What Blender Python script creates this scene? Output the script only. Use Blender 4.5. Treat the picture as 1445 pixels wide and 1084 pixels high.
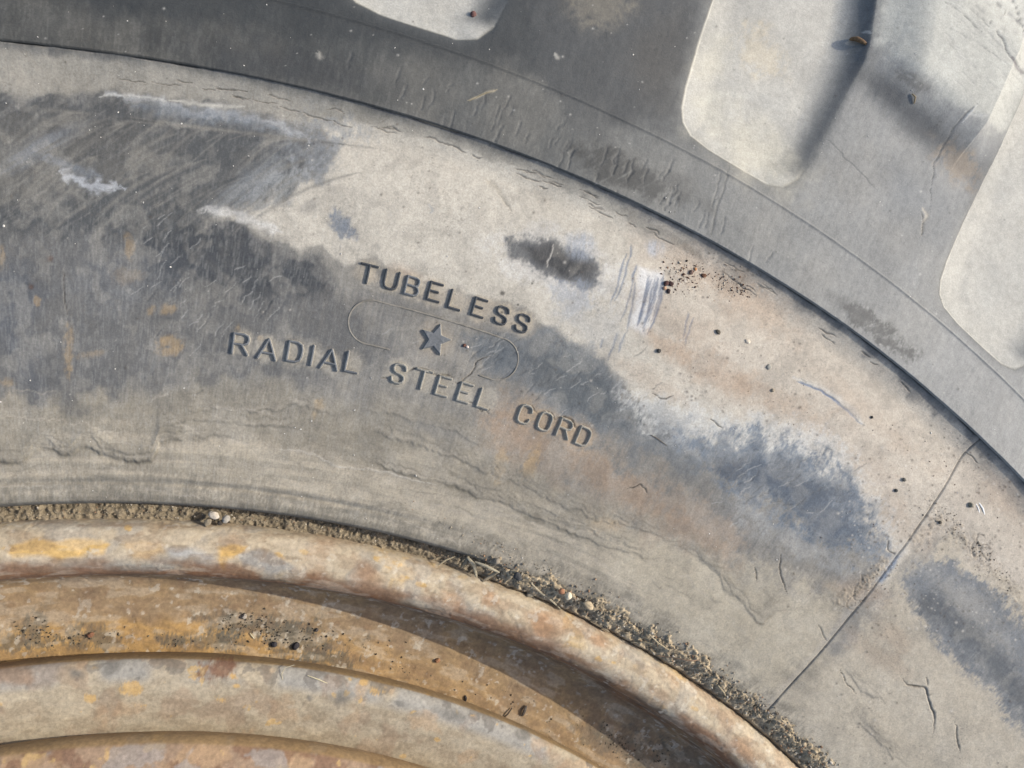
import bpy, math, random
import numpy as np
from mathutils import Matrix, Vector

rng = np.random.RandomState(7)
random.seed(7)
scene = bpy.context.scene
for o in list(bpy.data.objects):
    bpy.data.objects.remove(o)

# ------------------------------------------------------------------ camera, sky, sun
# The wheel lies flat; its axis is the vertical line through CEN.  Metres.
CEN = np.array([-0.0653, -0.3666])
CAMZ, RX, RY, FPX = 0.2232, 0.0580, -0.2562, 1085.0
SUN_EL, SUN_AZ = math.radians(38), math.radians(6)      # azimuth from +x towards +y
camd = bpy.data.cameras.new('camera')
cam = bpy.data.objects.new('camera', camd)
scene.collection.objects.link(cam)
cam.matrix_world = Matrix.Translation((0, 0, CAMZ)) @ Matrix.Rotation(RY, 4, 'Y') @ Matrix.Rotation(RX, 4, 'X')
camd.sensor_width = 36
camd.lens = FPX / 1445 * 36
camd.clip_start = 0.01
camd.clip_end = 500
scene.camera = cam

world = bpy.data.worlds.new('World')
scene.world = world
world.use_nodes = True
wn = world.node_tree
bg = wn.nodes['Background']
sky = wn.nodes.new('ShaderNodeTexSky')
sky.sky_type = 'NISHITA'
sky.sun_disc = False
sky.dust_density = 2.5
sky.air_density = 0.8
sky.sun_elevation = SUN_EL
sky.sun_rotation = math.pi / 2 - SUN_AZ
wn.links.new(sky.outputs[0], bg.inputs[0])
bg.inputs[1].default_value = 0.15
sd_ = bpy.data.lights.new('sun', 'SUN')
sd_.energy = 2.4
sd_.angle = math.radians(0.5)
sd_.color = (1.0, 0.955, 0.885)
sun = bpy.data.objects.new('sun', sd_)
scene.collection.objects.link(sun)
sdir = Vector((math.cos(SUN_EL) * math.cos(SUN_AZ), math.cos(SUN_EL) * math.sin(SUN_AZ), math.sin(SUN_EL)))
sun.rotation_euler = sdir.to_track_quat('Z', 'Y').to_euler()
scene.view_settings.view_transform = 'Standard'
scene.view_settings.look = 'None'
scene.view_settings.exposure = 0.98
scene.view_settings.gamma = 1

# ------------------------------------------------------------------ projection helpers (where on the wheel a feature lies)
_cx, _sx, _cy, _sy = math.cos(RX), math.sin(RX), math.cos(RY), math.sin(RY)
ROT = np.array([[_cy, 0, _sy], [0, 1, 0], [-_sy, 0, _cy]]) @ np.array([[1, 0, 0], [0, _cx, -_sx], [0, _sx, _cx]])


def to_px(P):
    c = (P - np.array([0, 0, CAMZ])) @ ROT
    z = np.minimum(c[..., 2], -0.02)
    return 722.5 - FPX * c[..., 0] / z, 542 + FPX * c[..., 1] / z


def at(px, py, hf):
    """point where the sight line through a photo pixel meets the surface of height hf(r, theta)"""
    px = np.atleast_1d(np.asarray(px, float)); py = np.atleast_1d(np.asarray(py, float))
    d = np.stack([(px - 722.5) / FPX, -(py - 542) / FPX, -np.ones_like(px)], -1) @ ROT.T
    h = np.full(px.shape, -0.005)
    for _ in range(25):
        w = d * ((h - CAMZ) / d[:, 2])[:, None]
        w[:, 2] += CAMZ
        r = np.hypot(w[:, 0] - CEN[0], w[:, 1] - CEN[1]); th = np.arctan2(w[:, 1] - CEN[1], w[:, 0] - CEN[0])
        h = 0.5 * h + 0.5 * hf(r, th)
    return w, r, th


def S(x):
    x = np.clip(x, 0, 1)
    return x * x * (3 - 2 * x)


# ------------------------------------------------------------------ noise
_L = rng.rand(16, 256, 256).astype(np.float32)


def vn(x, y, k=0):
    xi = np.floor(x); yi = np.floor(y)
    fx = (x - xi).astype(np.float32); fy = (y - yi).astype(np.float32)
    fx = fx * fx * (3 - 2 * fx); fy = fy * fy * (3 - 2 * fy)
    xi = xi.astype(np.int64) & 255; yi = yi.astype(np.int64) & 255
    x1 = (xi + 1) & 255; y1 = (yi + 1) & 255
    G = _L[k % 16]
    return (G[xi, yi] * (1 - fx) + G[x1, yi] * fx) * (1 - fy) + (G[xi, y1] * (1 - fx) + G[x1, y1] * fx) * fy


def fbm(x, y, s, oct=4, k=0, g=0.5):
    """0..1, mean .5; s = feature size in the units of x, y"""
    x = x / s + 11.3 * k + 3.1; y = y / s + 7.7 * k + 5.9
    a, t, n = 1.0, 0.0, 0.0
    for i in range(oct):
        n = n + a * vn(x, y, k + i)
        t += a
        a *= g
        x, y = 1.9 * x * .87 + 1.9 * y * .49 + 17.1, -1.9 * x * .49 + 1.9 * y * .87 + 3.7
    return n / t


def nz(x, y, s, oct=4, k=0):
    return (fbm(x, y, s, oct, k) - .5) * 2.6


def lin(c):
    c = np.array(c, float) / 255
    return np.where(c <= .04045, c / 12.92, ((c + .055) / 1.055) ** 2.4)


ALB = 0.62 * np.array([1.02, 1.0, .955])


# ------------------------------------------------------------------ painting dirt, wear and some shade as per-vertex albedo
class Paint:
    def __init__(s, X, Y, r, th):
        s.X, s.Y, s.r, s.th = X, Y, r, th
        s.n = len(X)
        s.c = np.zeros((s.n, 3), np.float32)
        s.g = np.zeros(s.n, np.float32)      # bare clean rubber / metal 0..1
        s.h = np.zeros(s.n, np.float32)      # added height
        s.ra = (r - .4) * 4900
        s.ta = -th * .42 * 4900              # tangential coordinate in about photo pixels
        s.w1 = nz(X, Y, 22, 4, 1); s.w2 = nz(X, Y, 22, 4, 5)
        s.f = .5 * fbm(s.ta / 2.4, s.ra / 5.5, 1, 4, 9) + .5 * fbm(X, Y, 8, 5, 10)

    def box(s, x0, y0, x1, y1):
        return np.nonzero((s.X > x0) & (s.X < x1) & (s.Y > y0) & (s.Y < y1))[0]

    def mix(s, idx, m, col, gloss=None):
        m = np.clip(m, 0, 1).astype(np.float32)
        if isinstance(col, tuple):
            col = lin(col) * ALB
        s.c[idx] += (col - s.c[idx]) * m[:, None]
        if gloss is not None:
            s.g[idx] += (gloss - s.g[idx]) * m

    def poly(s, pts, col, soft=8, warp=8, op=1.0, gloss=None, streak=None, tex=0.0):
        p = np.array(pts, float)
        pad = soft * 2 + warp * 2 + 4
        i = s.box(p[:, 0].min() - pad, p[:, 1].min() - pad, p[:, 0].max() + pad, p[:, 1].max() + pad)
        if len(i) == 0:
            return
        x = s.X[i] + s.w1[i] * warp; y = s.Y[i] + s.w2[i] * warp
        d = np.full(len(i), 1e9); ins = np.zeros(len(i), bool)
        for a, b in zip(p, np.roll(p, -1, 0)):
            e = b - a; L = e @ e + 1e-9
            t = np.clip(((x - a[0]) * e[0] + (y - a[1]) * e[1]) / L, 0, 1)
            d = np.minimum(d, (x - a[0] - t * e[0]) ** 2 + (y - a[1] - t * e[1]) ** 2)
            c = (a[1] > y) != (b[1] > y)
            if abs(e[1]) > 1e-9:
                ins ^= c & (x < a[0] + (y - a[1]) / e[1] * e[0])
        d = np.sqrt(d); d = np.where(ins, d, -d)
        m = S(.5 + d / (2 * soft))
        s._fin(i, m, col, op, gloss, streak, tex)

    def ell(s, x0, y0, a, b, ang, col, op=1.0, soft=.5, warp=.25, gloss=None, streak=None, tex=0.0):
        R = max(a, b) * 1.7
        i = s.box(x0 - R, y0 - R, x0 + R, y0 + R)
        if len(i) == 0:
            return
        t = math.radians(ang); dx = s.X[i] - x0; dy = s.Y[i] - y0
        u = (dx * math.cos(t) + dy * math.sin(t)) / a; v = (-dx * math.sin(t) + dy * math.cos(t)) / b
        q = np.hypot(u, v) + warp * s.w1[i]
        s._fin(i, S((1 + soft - q) / (2 * soft)), col, op, gloss, streak, tex)

    def _fin(s, i, m, col, op, gloss, streak, tex):
        if streak is not None:               # (angle in photo, length, width, strength)
            t = math.radians(streak[0]); x, y = s.X[i], s.Y[i]
            u = x * math.cos(t) + y * math.sin(t); v = -x * math.sin(t) + y * math.cos(t)
            k = fbm(u / streak[1], v / streak[2], 1, 3, 12)
            m = np.clip(m * (1 + (k - .5) * 2 * streak[3]) + (k - .5) * streak[3] * m, 0, 1)
        if tex:
            m = np.clip(m - tex * (1 - np.abs(m * 2 - 1)) * (s.f[i] - .5) * 5.0 - tex * .9 * (s.f[i] - .5) * m, 0, 1)
        s.mix(i, m * op, col, gloss)

    def line(s, pts, w, col, op=1.0, dh=0.0, jit=0.0, hw=None, gloss=None):
        p = np.array(pts, float)
        hw = hw or w
        pad = 3 * max(w, hw) + jit * 2 + 2
        i = s.box(p[:, 0].min() - pad, p[:, 1].min() - pad, p[:, 0].max() + pad, p[:, 1].max() + pad)
        if len(i) == 0:
            return
        x = s.X[i]; y = s.Y[i]
        if jit:
            x = x + nz(x, y, 9, 3, 3) * jit; y = y + nz(x, y, 9, 3, 8) * jit
        d = np.full(len(i), 1e9); tt = np.zeros(len(i))
        n = len(p) - 1
        for q in range(n):
            a, b = p[q], p[q + 1]
            e = b - a; L = e @ e + 1e-9
            t = np.clip(((x - a[0]) * e[0] + (y - a[1]) * e[1]) / L, 0, 1)
            dd = (x - a[0] - t * e[0]) ** 2 + (y - a[1] - t * e[1]) ** 2
            k = dd < d
            d = np.where(k, dd, d); tt = np.where(k, (q + t) / n, tt)
        d = np.sqrt(d)
        tap = .35 + .65 * S(np.minimum(tt, 1 - tt) * 5)
        s.mix(i, op * np.exp(-(d / (w * tap)) ** 2), col, gloss)
        if dh:
            s.h[i] += dh * tap * np.exp(-(d / (hw * tap)) ** 2)

    def ledge(s, pts, dh=.0003, fall=45, dark=(88, 84, 74), op=.8, w=1.4, jit=4, light=.35, scal=1.8):
        """edge of a flaked mud layer: higher on the outer (upper) side"""
        p = np.array(pts, float)
        i = s.box(p[0, 0], p[:, 1].min() - fall * 2.5, p[-1, 0], p[:, 1].max() + 30)
        if len(i) == 0:
            return
        x, y = s.X[i], s.Y[i]
        yl = np.interp(x, p[:, 0], p[:, 1]) + nz(x, y, 16, 4, 2) * jit + nz(x, y * .2, 5, 2, 4) * jit * .35 + scal * (np.abs(nz(x, x * 0 + p[0, 1], 13, 2, 7)) * 2 - .8)
        d = y - yl
        tp = min(60, (p[-1, 0] - p[0, 0]) * .35)
        xm = S((x - p[0, 0]) / tp) * S((p[-1, 0] - x) / tp)
        var = .25 + .75 * S(fbm(x, y * .1, 40, 2, 6) * 2.4 - .6)
        s.h[i] += dh * xm * S(.5 - d / 2.4) * np.exp(np.minimum(0, d) / fall)
        s.mix(i, .35 * xm * S(.5 - d / 3) * np.exp(np.minimum(0, d) / (fall * .7)), (136, 130, 116))
        s.mix(i, op * xm * var * np.exp(-((d - .4) / w) ** 2), dark)  # shadow-brown band beneath the ledge, its shade painted in
        s.mix(i, light * xm * var * np.exp(-((d + 4) / 4.5) ** 2), (176, 168, 152))


# ------------------------------------------------------------------ mesh helpers
def props(o, label=None, cat=None, group=None, kind=None):
    if label: o['label'] = label
    if cat: o['category'] = cat
    if group: o['group'] = group
    if kind: o['kind'] = kind
    return o


def mesh_obj(name, V, F, mat, parent=None, col=None, gloss=None, smooth=True):
    me = bpy.data.meshes.new(name)
    F = np.asarray(F); V = np.asarray(V, np.float32)
    nf, k = F.shape
    me.vertices.add(len(V)); me.vertices.foreach_set('co', V.ravel())
    me.loops.add(nf * k); me.loops.foreach_set('vertex_index', F.astype(np.int32).ravel())
    me.polygons.add(nf); me.polygons.foreach_set('loop_start', np.arange(0, nf * k, k, dtype=np.int32))
    me.polygons.foreach_set('use_smooth', np.full(nf, smooth))
    if col is not None:
        a = me.color_attributes.new('dirt', 'FLOAT_COLOR', 'POINT')  # albedo of dirt and wear, plus some painted shade
        c4 = np.concatenate([np.clip(col, 0.003, 1), (np.zeros(len(V)) if gloss is None else gloss)[:, None]], 1).astype(np.float32)
        a.data.foreach_set('color', c4.ravel())
    me.update(calc_edges=True)
    me.materials.append(mat)
    o = bpy.data.objects.new(name, me)
    scene.collection.objects.link(o)
    if parent is not None:
        o.parent = parent
    return o


def compact(V, F, extra):
    used = np.unique(F)
    mp = np.full(len(V), -1); mp[used] = np.arange(len(used))
    return V[used], mp[F], [e[used] for e in extra]


# ------------------------------------------------------------------ materials
def nodes_of(m):
    m.use_nodes = True
    nt = m.node_tree
    return nt, nt.nodes, nt.links, nt.nodes['Principled BSDF']


def painted(name, fine=900.0, amt=.22, bump=.35, rough=(.95, .55), spec=.35, warm=0.0):
    """albedo from the painted attribute, broken up by fine grain; relief from noise"""
    m = bpy.data.materials.new(name)
    nt, N, L, b = nodes_of(m)
    at_ = N.new('ShaderNodeAttribute'); at_.attribute_name = 'dirt'
    tc = N.new('ShaderNodeTexCoord')
    n1 = N.new('ShaderNodeTexNoise'); n1.inputs['Scale'].default_value = fine; n1.inputs['Detail'].default_value = 8; n1.inputs['Roughness'].default_value = .76
    n2 = N.new('ShaderNodeTexNoise'); n2.inputs['Scale'].default_value = fine * .22; n2.inputs['Detail'].default_value = 5
    for n in (n1, n2):
        L.new(tc.outputs['Object'], n.inputs['Vector'])
    r1 = N.new('ShaderNodeMapRange'); r1.inputs[1].default_value = .25; r1.inputs[2].default_value = .75
    r1.inputs[3].default_value = 1 - amt * 1.6; r1.inputs[4].default_value = 1 + amt * 1.6
    L.new(n1.outputs[0], r1.inputs[0])
    r2 = N.new('ShaderNodeMapRange'); r2.inputs[1].default_value = .25; r2.inputs[2].default_value = .75
    r2.inputs[3].default_value = 1 - amt * .6; r2.inputs[4].default_value = 1 + amt * .6
    L.new(n2.outputs[0], r2.inputs[0])
    mu = N.new('ShaderNodeMath'); mu.operation = 'MULTIPLY'
    L.new(r1.outputs[0], mu.inputs[0]); L.new(r2.outputs[0], mu.inputs[1])
    vm = N.new('ShaderNodeVectorMath'); vm.operation = 'SCALE'
    L.new(at_.outputs['Color'], vm.inputs[0]); L.new(mu.outputs[0], vm.inputs['Scale'])
    L.new(vm.outputs[0], b.inputs['Base Color'])
    rr = N.new('ShaderNodeMapRange'); rr.inputs[3].default_value = rough[0]; rr.inputs[4].default_value = rough[1]
    L.new(at_.outputs['Alpha'], rr.inputs[0]); L.new(rr.outputs[0], b.inputs['Roughness'])
    b.inputs['Specular IOR Level'].default_value = spec
    bp = N.new('ShaderNodeBump'); bp.inputs['Strength'].default_value = bump; bp.inputs['Distance'].default_value = .00025
    L.new(n1.outputs[0], bp.inputs['Height']); L.new(bp.outputs[0], b.inputs['Normal'])
    return m


def plain(name, c1, c2, scale=600, rough=.9, bump=.4, dist=.0003, spec=.3):
    m = bpy.data.materials.new(name)
    nt, N, L, b = nodes_of(m)
    tc = N.new('ShaderNodeTexCoord')
    n1 = N.new('ShaderNodeTexNoise'); n1.inputs['Scale'].default_value = scale; n1.inputs['Detail'].default_value = 6; n1.inputs['Roughness'].default_value = .65
    L.new(tc.outputs['Object'], n1.inputs['Vector'])
    cr = N.new('ShaderNodeValToRGB')
    cr.color_ramp.elements[0].position = .32; cr.color_ramp.elements[1].position = .68
    cr.color_ramp.elements[0].color = (*(lin(c1) * ALB), 1); cr.color_ramp.elements[1].color = (*(lin(c2) * ALB), 1)
    L.new(n1.outputs[0], cr.inputs[0]); L.new(cr.outputs[0], b.inputs['Base Color'])
    b.inputs['Roughness'].default_value = rough
    b.inputs['Specular IOR Level'].default_value = spec
    bp = N.new('ShaderNodeBump'); bp.inputs['Strength'].default_value = bump; bp.inputs['Distance'].default_value = dist
    L.new(n1.outputs[0], bp.inputs['Height']); L.new(bp.outputs[0], b.inputs['Normal'])
    return m


M_RUBBER = painted('dusty_rubber', 1700, .17, .5)
M_RIM = painted('weathered_rim_paint', 800, .20, .5, rough=(.85, .5), spec=.4)
M_DIRT = painted('packed_soil', 1500, .35, 1.0, rough=(1, .9), spec=.15)

# ------------------------------------------------------------------ tyre shape
R_OUT, R_FL = .4667, .3400
PITCH = 2 * math.pi / 28
TH2 = math.radians(64.2)                     # angle of the middle void in view


def h_side(r, th=None):
    t = np.clip((r - R_FL) / (R_OUT - R_FL), 0, 1)
    h = -.0179 * (1 - t) + .0055 * 4 * t * (1 - t)
    h = h - .0010 * S((r - .44) / .02) + .0038 * np.clip((r - .4577) / .0090, 0, 1) ** 1.9              # the face curls up to its outer edge
    h = h - .009 * S((.3468 - r) / .0024) ** 1.2
    return h


def h_outer(r):
    k = np.interp(r, [.4667, .475, .491, .51, .53, .56, .60, .63, .66, .69, .715, .73, .735],
                  [.0040, .0033, .0014, -.0004, -.0025, -.005, -.009, -.014, -.022, -.038, -.066, -.11, -.20])
    k = k - .0012 * (r < R_OUT + .00001)
    return k + .00045 * np.exp(-((r - .4910) / .00035) ** 2)


# outline of a tread void, traced on the middle one, kept as offsets in the wheel's own frame
_vp = [(1018, -60), (1005, 0), (985, 60), (967, 120), (961, 150), (963, 172), (974, 192), (1000, 213), (1045, 240), (1082, 261), (1106, 265), (1126, 254), (1146, 224), (1190, 142), (1214, 92), (1222, 50), (1228, 0), (1236, -60)]
_w, _r, _t = at([p[0] for p in _vp], [p[1] for p in _vp], lambda r, t: h_outer(r))
VR, VT = list(_r), list(_t - TH2)
VR = [.74, .66] + VR + [.66, .74]
VT = [VT[0] + .004, VT[0] + .002] + VT + [VT[-1] - .002, VT[-1] - .004]
VX = np.array([(r * math.cos(math.pi / 2 + t), r * math.sin(math.pi / 2 + t)) for r, t in zip(VR, VT)])
KR = 13                                       # index where the right-hand wall begins


def seg_dist(x, y, P):
    d = np.full(x.shape, 1e9)
    for a, b in zip(P[:-1], P[1:]):
        e = b - a
        t = np.clip(((x - a[0]) * e[0] + (y - a[1]) * e[1]) / (e @ e), 0, 1)
        d = np.minimum(d, (x - a[0] - t * e[0]) ** 2 + (y - a[1] - t * e[1]) ** 2)
    return np.sqrt(d)


def void_fields(r, th):
    """inside mask and distances to the left/inner edge and to the right-hand edge of the nearest void"""
    u = th - TH2
    u = u - PITCH * np.round(u / PITCH)
    x = r * np.cos(math.pi / 2 + u); y = r * np.sin(math.pi / 2 + u)
    ins = np.zeros(x.shape, bool)
    P = VX
    for a, b in zip(P, np.roll(P, -1, 0)):
        c = (a[1] > y) != (b[1] > y)
        ins ^= c & (x < a[0] + (y - a[1]) / (b[1] - a[1] + 1e-12) * (b[0] - a[0]))
    dl = seg_dist(x, y, P[:KR + 1]); dr = seg_dist(x, y, P[KR - 1:])
    return ins, dl, dr, u


def shoulder_height(r, th, full=False):
    base = h_outer(r)
    if np.ndim(r) == 0 or np.size(r) == 0:
        return base
    ins, dl, dr, u = void_fields(r, th)
    lug = .0085 * S((r - .5440) / .024) * (.35 + .65 * S(np.minimum(dl, dr) / .022)) + .002 * S((r - .50) / .2)
    dep = .0028 + .0016 * S((r - .50) / .05)
    floor = S(dl / .0015) * (1 - (1 - np.clip(dr / .0135, 0, 1)) ** 2.1)
    out = np.minimum(dl, dr)
    rnd = .0008 * np.exp(-out / .0012)        # rounded lip outside the edge
    lipw = S((r - .4935) / .006)
    z_out = base + lug - rnd * lipw * .6
    zf = base - dep * 1.0 + .0016 * S(1 - dl / .012)
    z_in = z_out * (1 - floor) + zf * floor
    z = np.where(ins, z_in, z_out)
    if full:
        return z, ins, dl, dr, u, floor
    return z


def relief(r, th):
    """slow unevenness of the rubber, metres"""
    x = r * np.cos(th) * 1000; y = r * np.sin(th) * 1000
    return .00022 * nz(x, y, 16, 3, 2) + .000045 * nz(x, y, 2.2, 3, 6)


def side_surface(r, th):
    return h_side(r) + relief(r, th)


def polar(r, th):
    return np.stack([CEN[0] + r * np.cos(th), CEN[1] + r * np.sin(th)], -1)


def theta_axis(lo, hi, n, coarse=150):
    lo, hi = math.radians(lo), math.radians(hi)
    a = np.linspace(lo, hi, n)
    b = np.linspace(hi, lo + 2 * math.pi, coarse + 2)[1:-1]
    return np.concatenate([a, b])


def grid_faces(nr, nt):
    i = np.arange(nr - 1)[:, None] * nt
    j = np.arange(nt)[None, :]
    j2 = (j + 1) % nt
    return np.stack([(i + j), (i + nt + j), (i + nt + j2), (i + j2)], -1).reshape(-1, 4)[:, ::-1]


wheel = bpy.data.objects.new('loader_wheel', None)
wheel.location = (0, 0, 0)
scene.collection.objects.link(wheel)
props(wheel, 'worn grey earthmover wheel lying flat, dusty rubber tyre around a rusty ochre steel rim', 'wheel')

# ------------------------------------------------------------------ sidewall
TA = theta_axis(36.5, 94.5, 1330)
RS = np.concatenate([np.linspace(.3438, .352, 34)[:-1], np.linspace(.352, .455, 355)[:-1], np.linspace(.455, R_OUT, 60)])
rr, tt = [a.ravel() for a in np.meshgrid(RS, TA, indexing='ij')]
xy = polar(rr, tt)
zb = h_side(rr)
X, Y = to_px(np.c_[xy, zb])
far = S((np.abs(((tt - math.radians(65.5) + math.pi) % (2 * math.pi)) - math.pi) - math.radians(30)) / .04)
P = Paint(np.where(far > .5, -9000, X), Y, rr, tt)
XS, YS = X, Y
al = np.arange(P.n)
big = nz(rr * np.cos(tt) * 1000, rr * np.sin(tt) * 1000, 28, 4, 3)
P.mix(al, np.ones(P.n), (124, 123, 119))
P.mix(al, S(.5 + big * .5), (146, 142, 133))
streak_r = fbm(P.ta / 3.0, P.ra / 40., 1, 3, 4)
P.mix(al, .35 * S(streak_r * 3 - 1.2), (102, 104, 106))
# bead zone: wet-dried silt, streaked along the circumference
band = fbm(P.ta / 130, P.ra / 7, 1, 4, 7)
P.mix(al, S((.3800 + .006 * P.w1 - rr) / .012) * .9, (186, 175, 153))
P.mix(al, S((.378 - rr) / .01) * .45 * S(band * 3 - 1.1), (128, 124, 114))
P.mix(al, S((.376 - rr) / .01) * .3 * S(2 - band * 3.4), (172, 164, 149))
P.mix(al, S((.3570 - rr + .003 * P.w2) / .006) * .55 * S(P.f * 3 - .9), (104, 101, 92))
P.mix(al, S((.3492 - rr) / .002) * .6, (98, 93, 82))
# left field: greyer, rubbed
P.poly([(-80, 300), (200, 300), (440, 350), (480, 420), (560, 500), (440, 545), (250, 520), (100, 580), (-80, 570)], (94, 95, 95), 30, 30, .8, .25, (96, 60, 5, .3), .2)
P.poly([(-80, 590), (160, 560), (330, 530), (520, 570), (620, 620), (560, 660), (380, 620), (200, 600), (60, 620), (-80, 640)], (138, 132, 118), 18, 22, .7)
# pale dust sheet
P.poly([(-80, 62), (250, 92), (480, 140), (640, 195), (600, 215), (440, 172), (300, 146), (150, 130), (-80, 140)], (160, 156, 145), 7, 8, .95, tex=.3)
P.poly([(462, 172), (474, 215), (440, 258), (370, 284), (300, 294), (335, 318), (395, 342), (440, 347), (470, 372), (495, 362), (530, 352), (560, 378), (590, 395), (640, 412), (740, 436), (790, 475), (850, 510), (900, 555), (960, 590), (1010, 625), (1090, 660), (1160, 700), (1260, 790), (1230, 860), (1300, 760), (1385, 640), (1200, 480), (1000, 350), (820, 262), (640, 195), (560, 172)], (196, 190, 176), 9, 13, .95, tex=.35)
P.poly([(900, 300), (1070, 380), (1400, 640), (1560, 790), (1560, 900), (1445, 850), (1330, 770), (1250, 790), (1200, 700), (1100, 620), (960, 540), (900, 430)], (196, 186, 170), 30, 20, .8, tex=.3)
P.poly([(1330, 760), (1445, 830), (1560, 930), (1560, 1200), (1200, 1200), (1120, 1010), (1230, 870), (1280, 800)], (192, 182, 162), 16, 16, .85, tex=.3)
P.poly([(860, 760), (1000, 780), (1130, 820), (1210, 840), (1090, 985), (1000, 930), (900, 850)], (190, 180, 158), 30, 25, .75, tex=.3)
# sharp-edged darker tide mark at the edge of the pale sheet
P.poly([(440, 158), (640, 203), (800, 268), (920, 330), (1000, 378), (985, 352), (820, 258), (640, 185), (480, 140)], (146, 142, 131), 3, 6, .6, tex=.3)
P.poly([(430, 345), (455, 342), (470, 360), (480, 376), (498, 370), (512, 362), (540, 362), (552, 380), (575, 378), (600, 398), (560, 420), (480, 400)], (140, 137, 129), 2.5, 5, .85)
P.poly([(575, 375), (600, 372), (606, 385), (590, 392)], (150, 146, 136), 2, 3, .5)
# rubbed dark fields
P.poly([(-80, 138), (140, 137), (300, 160), (400, 182), (446, 200), (458, 226), (436, 256), (392, 276), (340, 290), (292, 302), (330, 332), (300, 352), (150, 330), (-80, 330)], (72, 75, 76), 26, 16, .92, .5, (-30, 160, 5, .6), .4)
P.poly([(-80, 170), (60, 160), (200, 180), (260, 210), (160, 260), (0, 300), (-80, 310)], (98, 96, 90), 25, 20, .6, .4, (-30, 160, 5, .9))
P.ell(440, 205, 40, 44, 20, (128, 132, 133), .4, .9, .6, streak=(-40, 50, 4, .7), tex=1)
P.ell(400, 262, 50, 18, -30, (150, 152, 150), .6, .9, .6, streak=(-40, 60, 3.5, .8), tex=1)
P.ell(470, 180, 40, 16, 15, (140, 146, 150), .5, .9, .6, tex=1)
P.poly([(60, 560), (-80, 400), (-80, 370), (40, 380), (60, 420), (40, 450)], (84, 90, 98), 22, 20, .55)
P.poly([(190, 330), (300, 320), (400, 345), (450, 360), (470, 400), (420, 425), (300, 420), (210, 400)], (52, 56, 60), 28, 14, .9, .7, (97, 40, 4, .35), .3)
P.ell(290, 210, 90, 25, 8, (78, 80, 80), .5)
P.ell(400, 210, 30, 12, 20, (92, 96, 100), .5, .8, .5)
P.ell(175, 395, 70, 40, 0, (112, 116, 120), .4, .8)
# long curved wipe marks
for k in range(70):
    x0 = -40 + rng.rand() * 420; y0 = 175 + rng.rand() * 160; L_ = 60 + rng.rand() * 160
    a = math.radians(-34 + 10 * rng.randn() * .5)
    q = [(x0 + L_ * t_ * math.cos(a), y0 + L_ * t_ * math.sin(a) - 14 * math.sin(t_ * 3.1)) for t_ in np.linspace(0, 1, 6)]
    q = [(a_, max(b_, 146 + a_ * .12)) for a_, b_ in q]
    P.line(q, 1.0 + 2.5 * rng.rand(), (132, 129, 121) if rng.rand() < .55 else (58, 61, 63), .38)
# cool pale bloom
P.line([(150, 134), (215, 142), (270, 158), (340, 164), (400, 180), (440, 196)], 7, (184, 188, 190), .5, 0, 7)
P.line([(190, 150), (250, 160), (330, 168), (390, 185)], 9, (120, 128, 136), .5, 0, 6)
P.line([(140, 135), (180, 134), (235, 143)], 2.5, (205, 205, 198), .6, 0, 3)
P.line([(240, 140), (300, 150), (345, 150)], 3.5, (205, 203, 192), .7, 0, 3)
P.line([(80, 238), (100, 250), (130, 262), (175, 262)], 6, (192, 196, 200), .7, 0, 9)
P.line([(60, 222), (95, 232), (140, 250)], 7, (128, 136, 146), .45, 0, 6)
P.line([(285, 296), (320, 300), (360, 312), (400, 330)], 6, (205, 203, 196), .75, 0, 6)
P.ell(350, 262, 52, 16, -35, (150, 154, 156), .45, .8, .5, streak=(-38, 60, 3, .7))
P.ell(440, 215, 26, 34, 20, (146, 150, 154), .35, .8, .6, tex=.8)
P.ell(20, 225, 60, 10, -28, (140, 136, 124), .6, .8, .4)
P.ell(50, 210, 60, 12, -28, (124, 130, 138), .5, .8, .4, streak=(-30, 60, 3, .7))
P.ell(480, 314, 22, 12, 45, (112, 122, 134), .85, .5, .6, tex=.9)
P.ell(440, 288, 16, 9, -35, (138, 136, 130), .5, .8, .4)
P.line([(604, 286), (612, 296), (607, 300)], 2, (150, 156, 162), .5, 0, 3)
# rubbed window with black rubber showing, and its white halo
P.ell(785, 375, 92, 42, 24, (206, 204, 198), .6, .45, .35, tex=.6)
P.poly([(716, 340), (742, 333), (780, 341), (812, 350), (846, 376), (850, 388), (838, 408), (808, 402), (772, 388), (744, 372), (722, 362)], (80, 84, 88), 9, 8, .9, .5, tex=.7)
P.poly([(735, 345), (780, 346), (815, 358), (842, 382), (832, 398), (800, 392), (762, 374)], (40, 42, 44), 9, 6, 1.0, .9)
P.line([(782, 343), (776, 362), (772, 378)], 1.0, (190, 186, 176), .8, -.00008, 2)
P.ell(818, 348, 18, 16, 20, (150, 158, 168), .6, .7, .4, streak=(97, 30, 2, .8))
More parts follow.
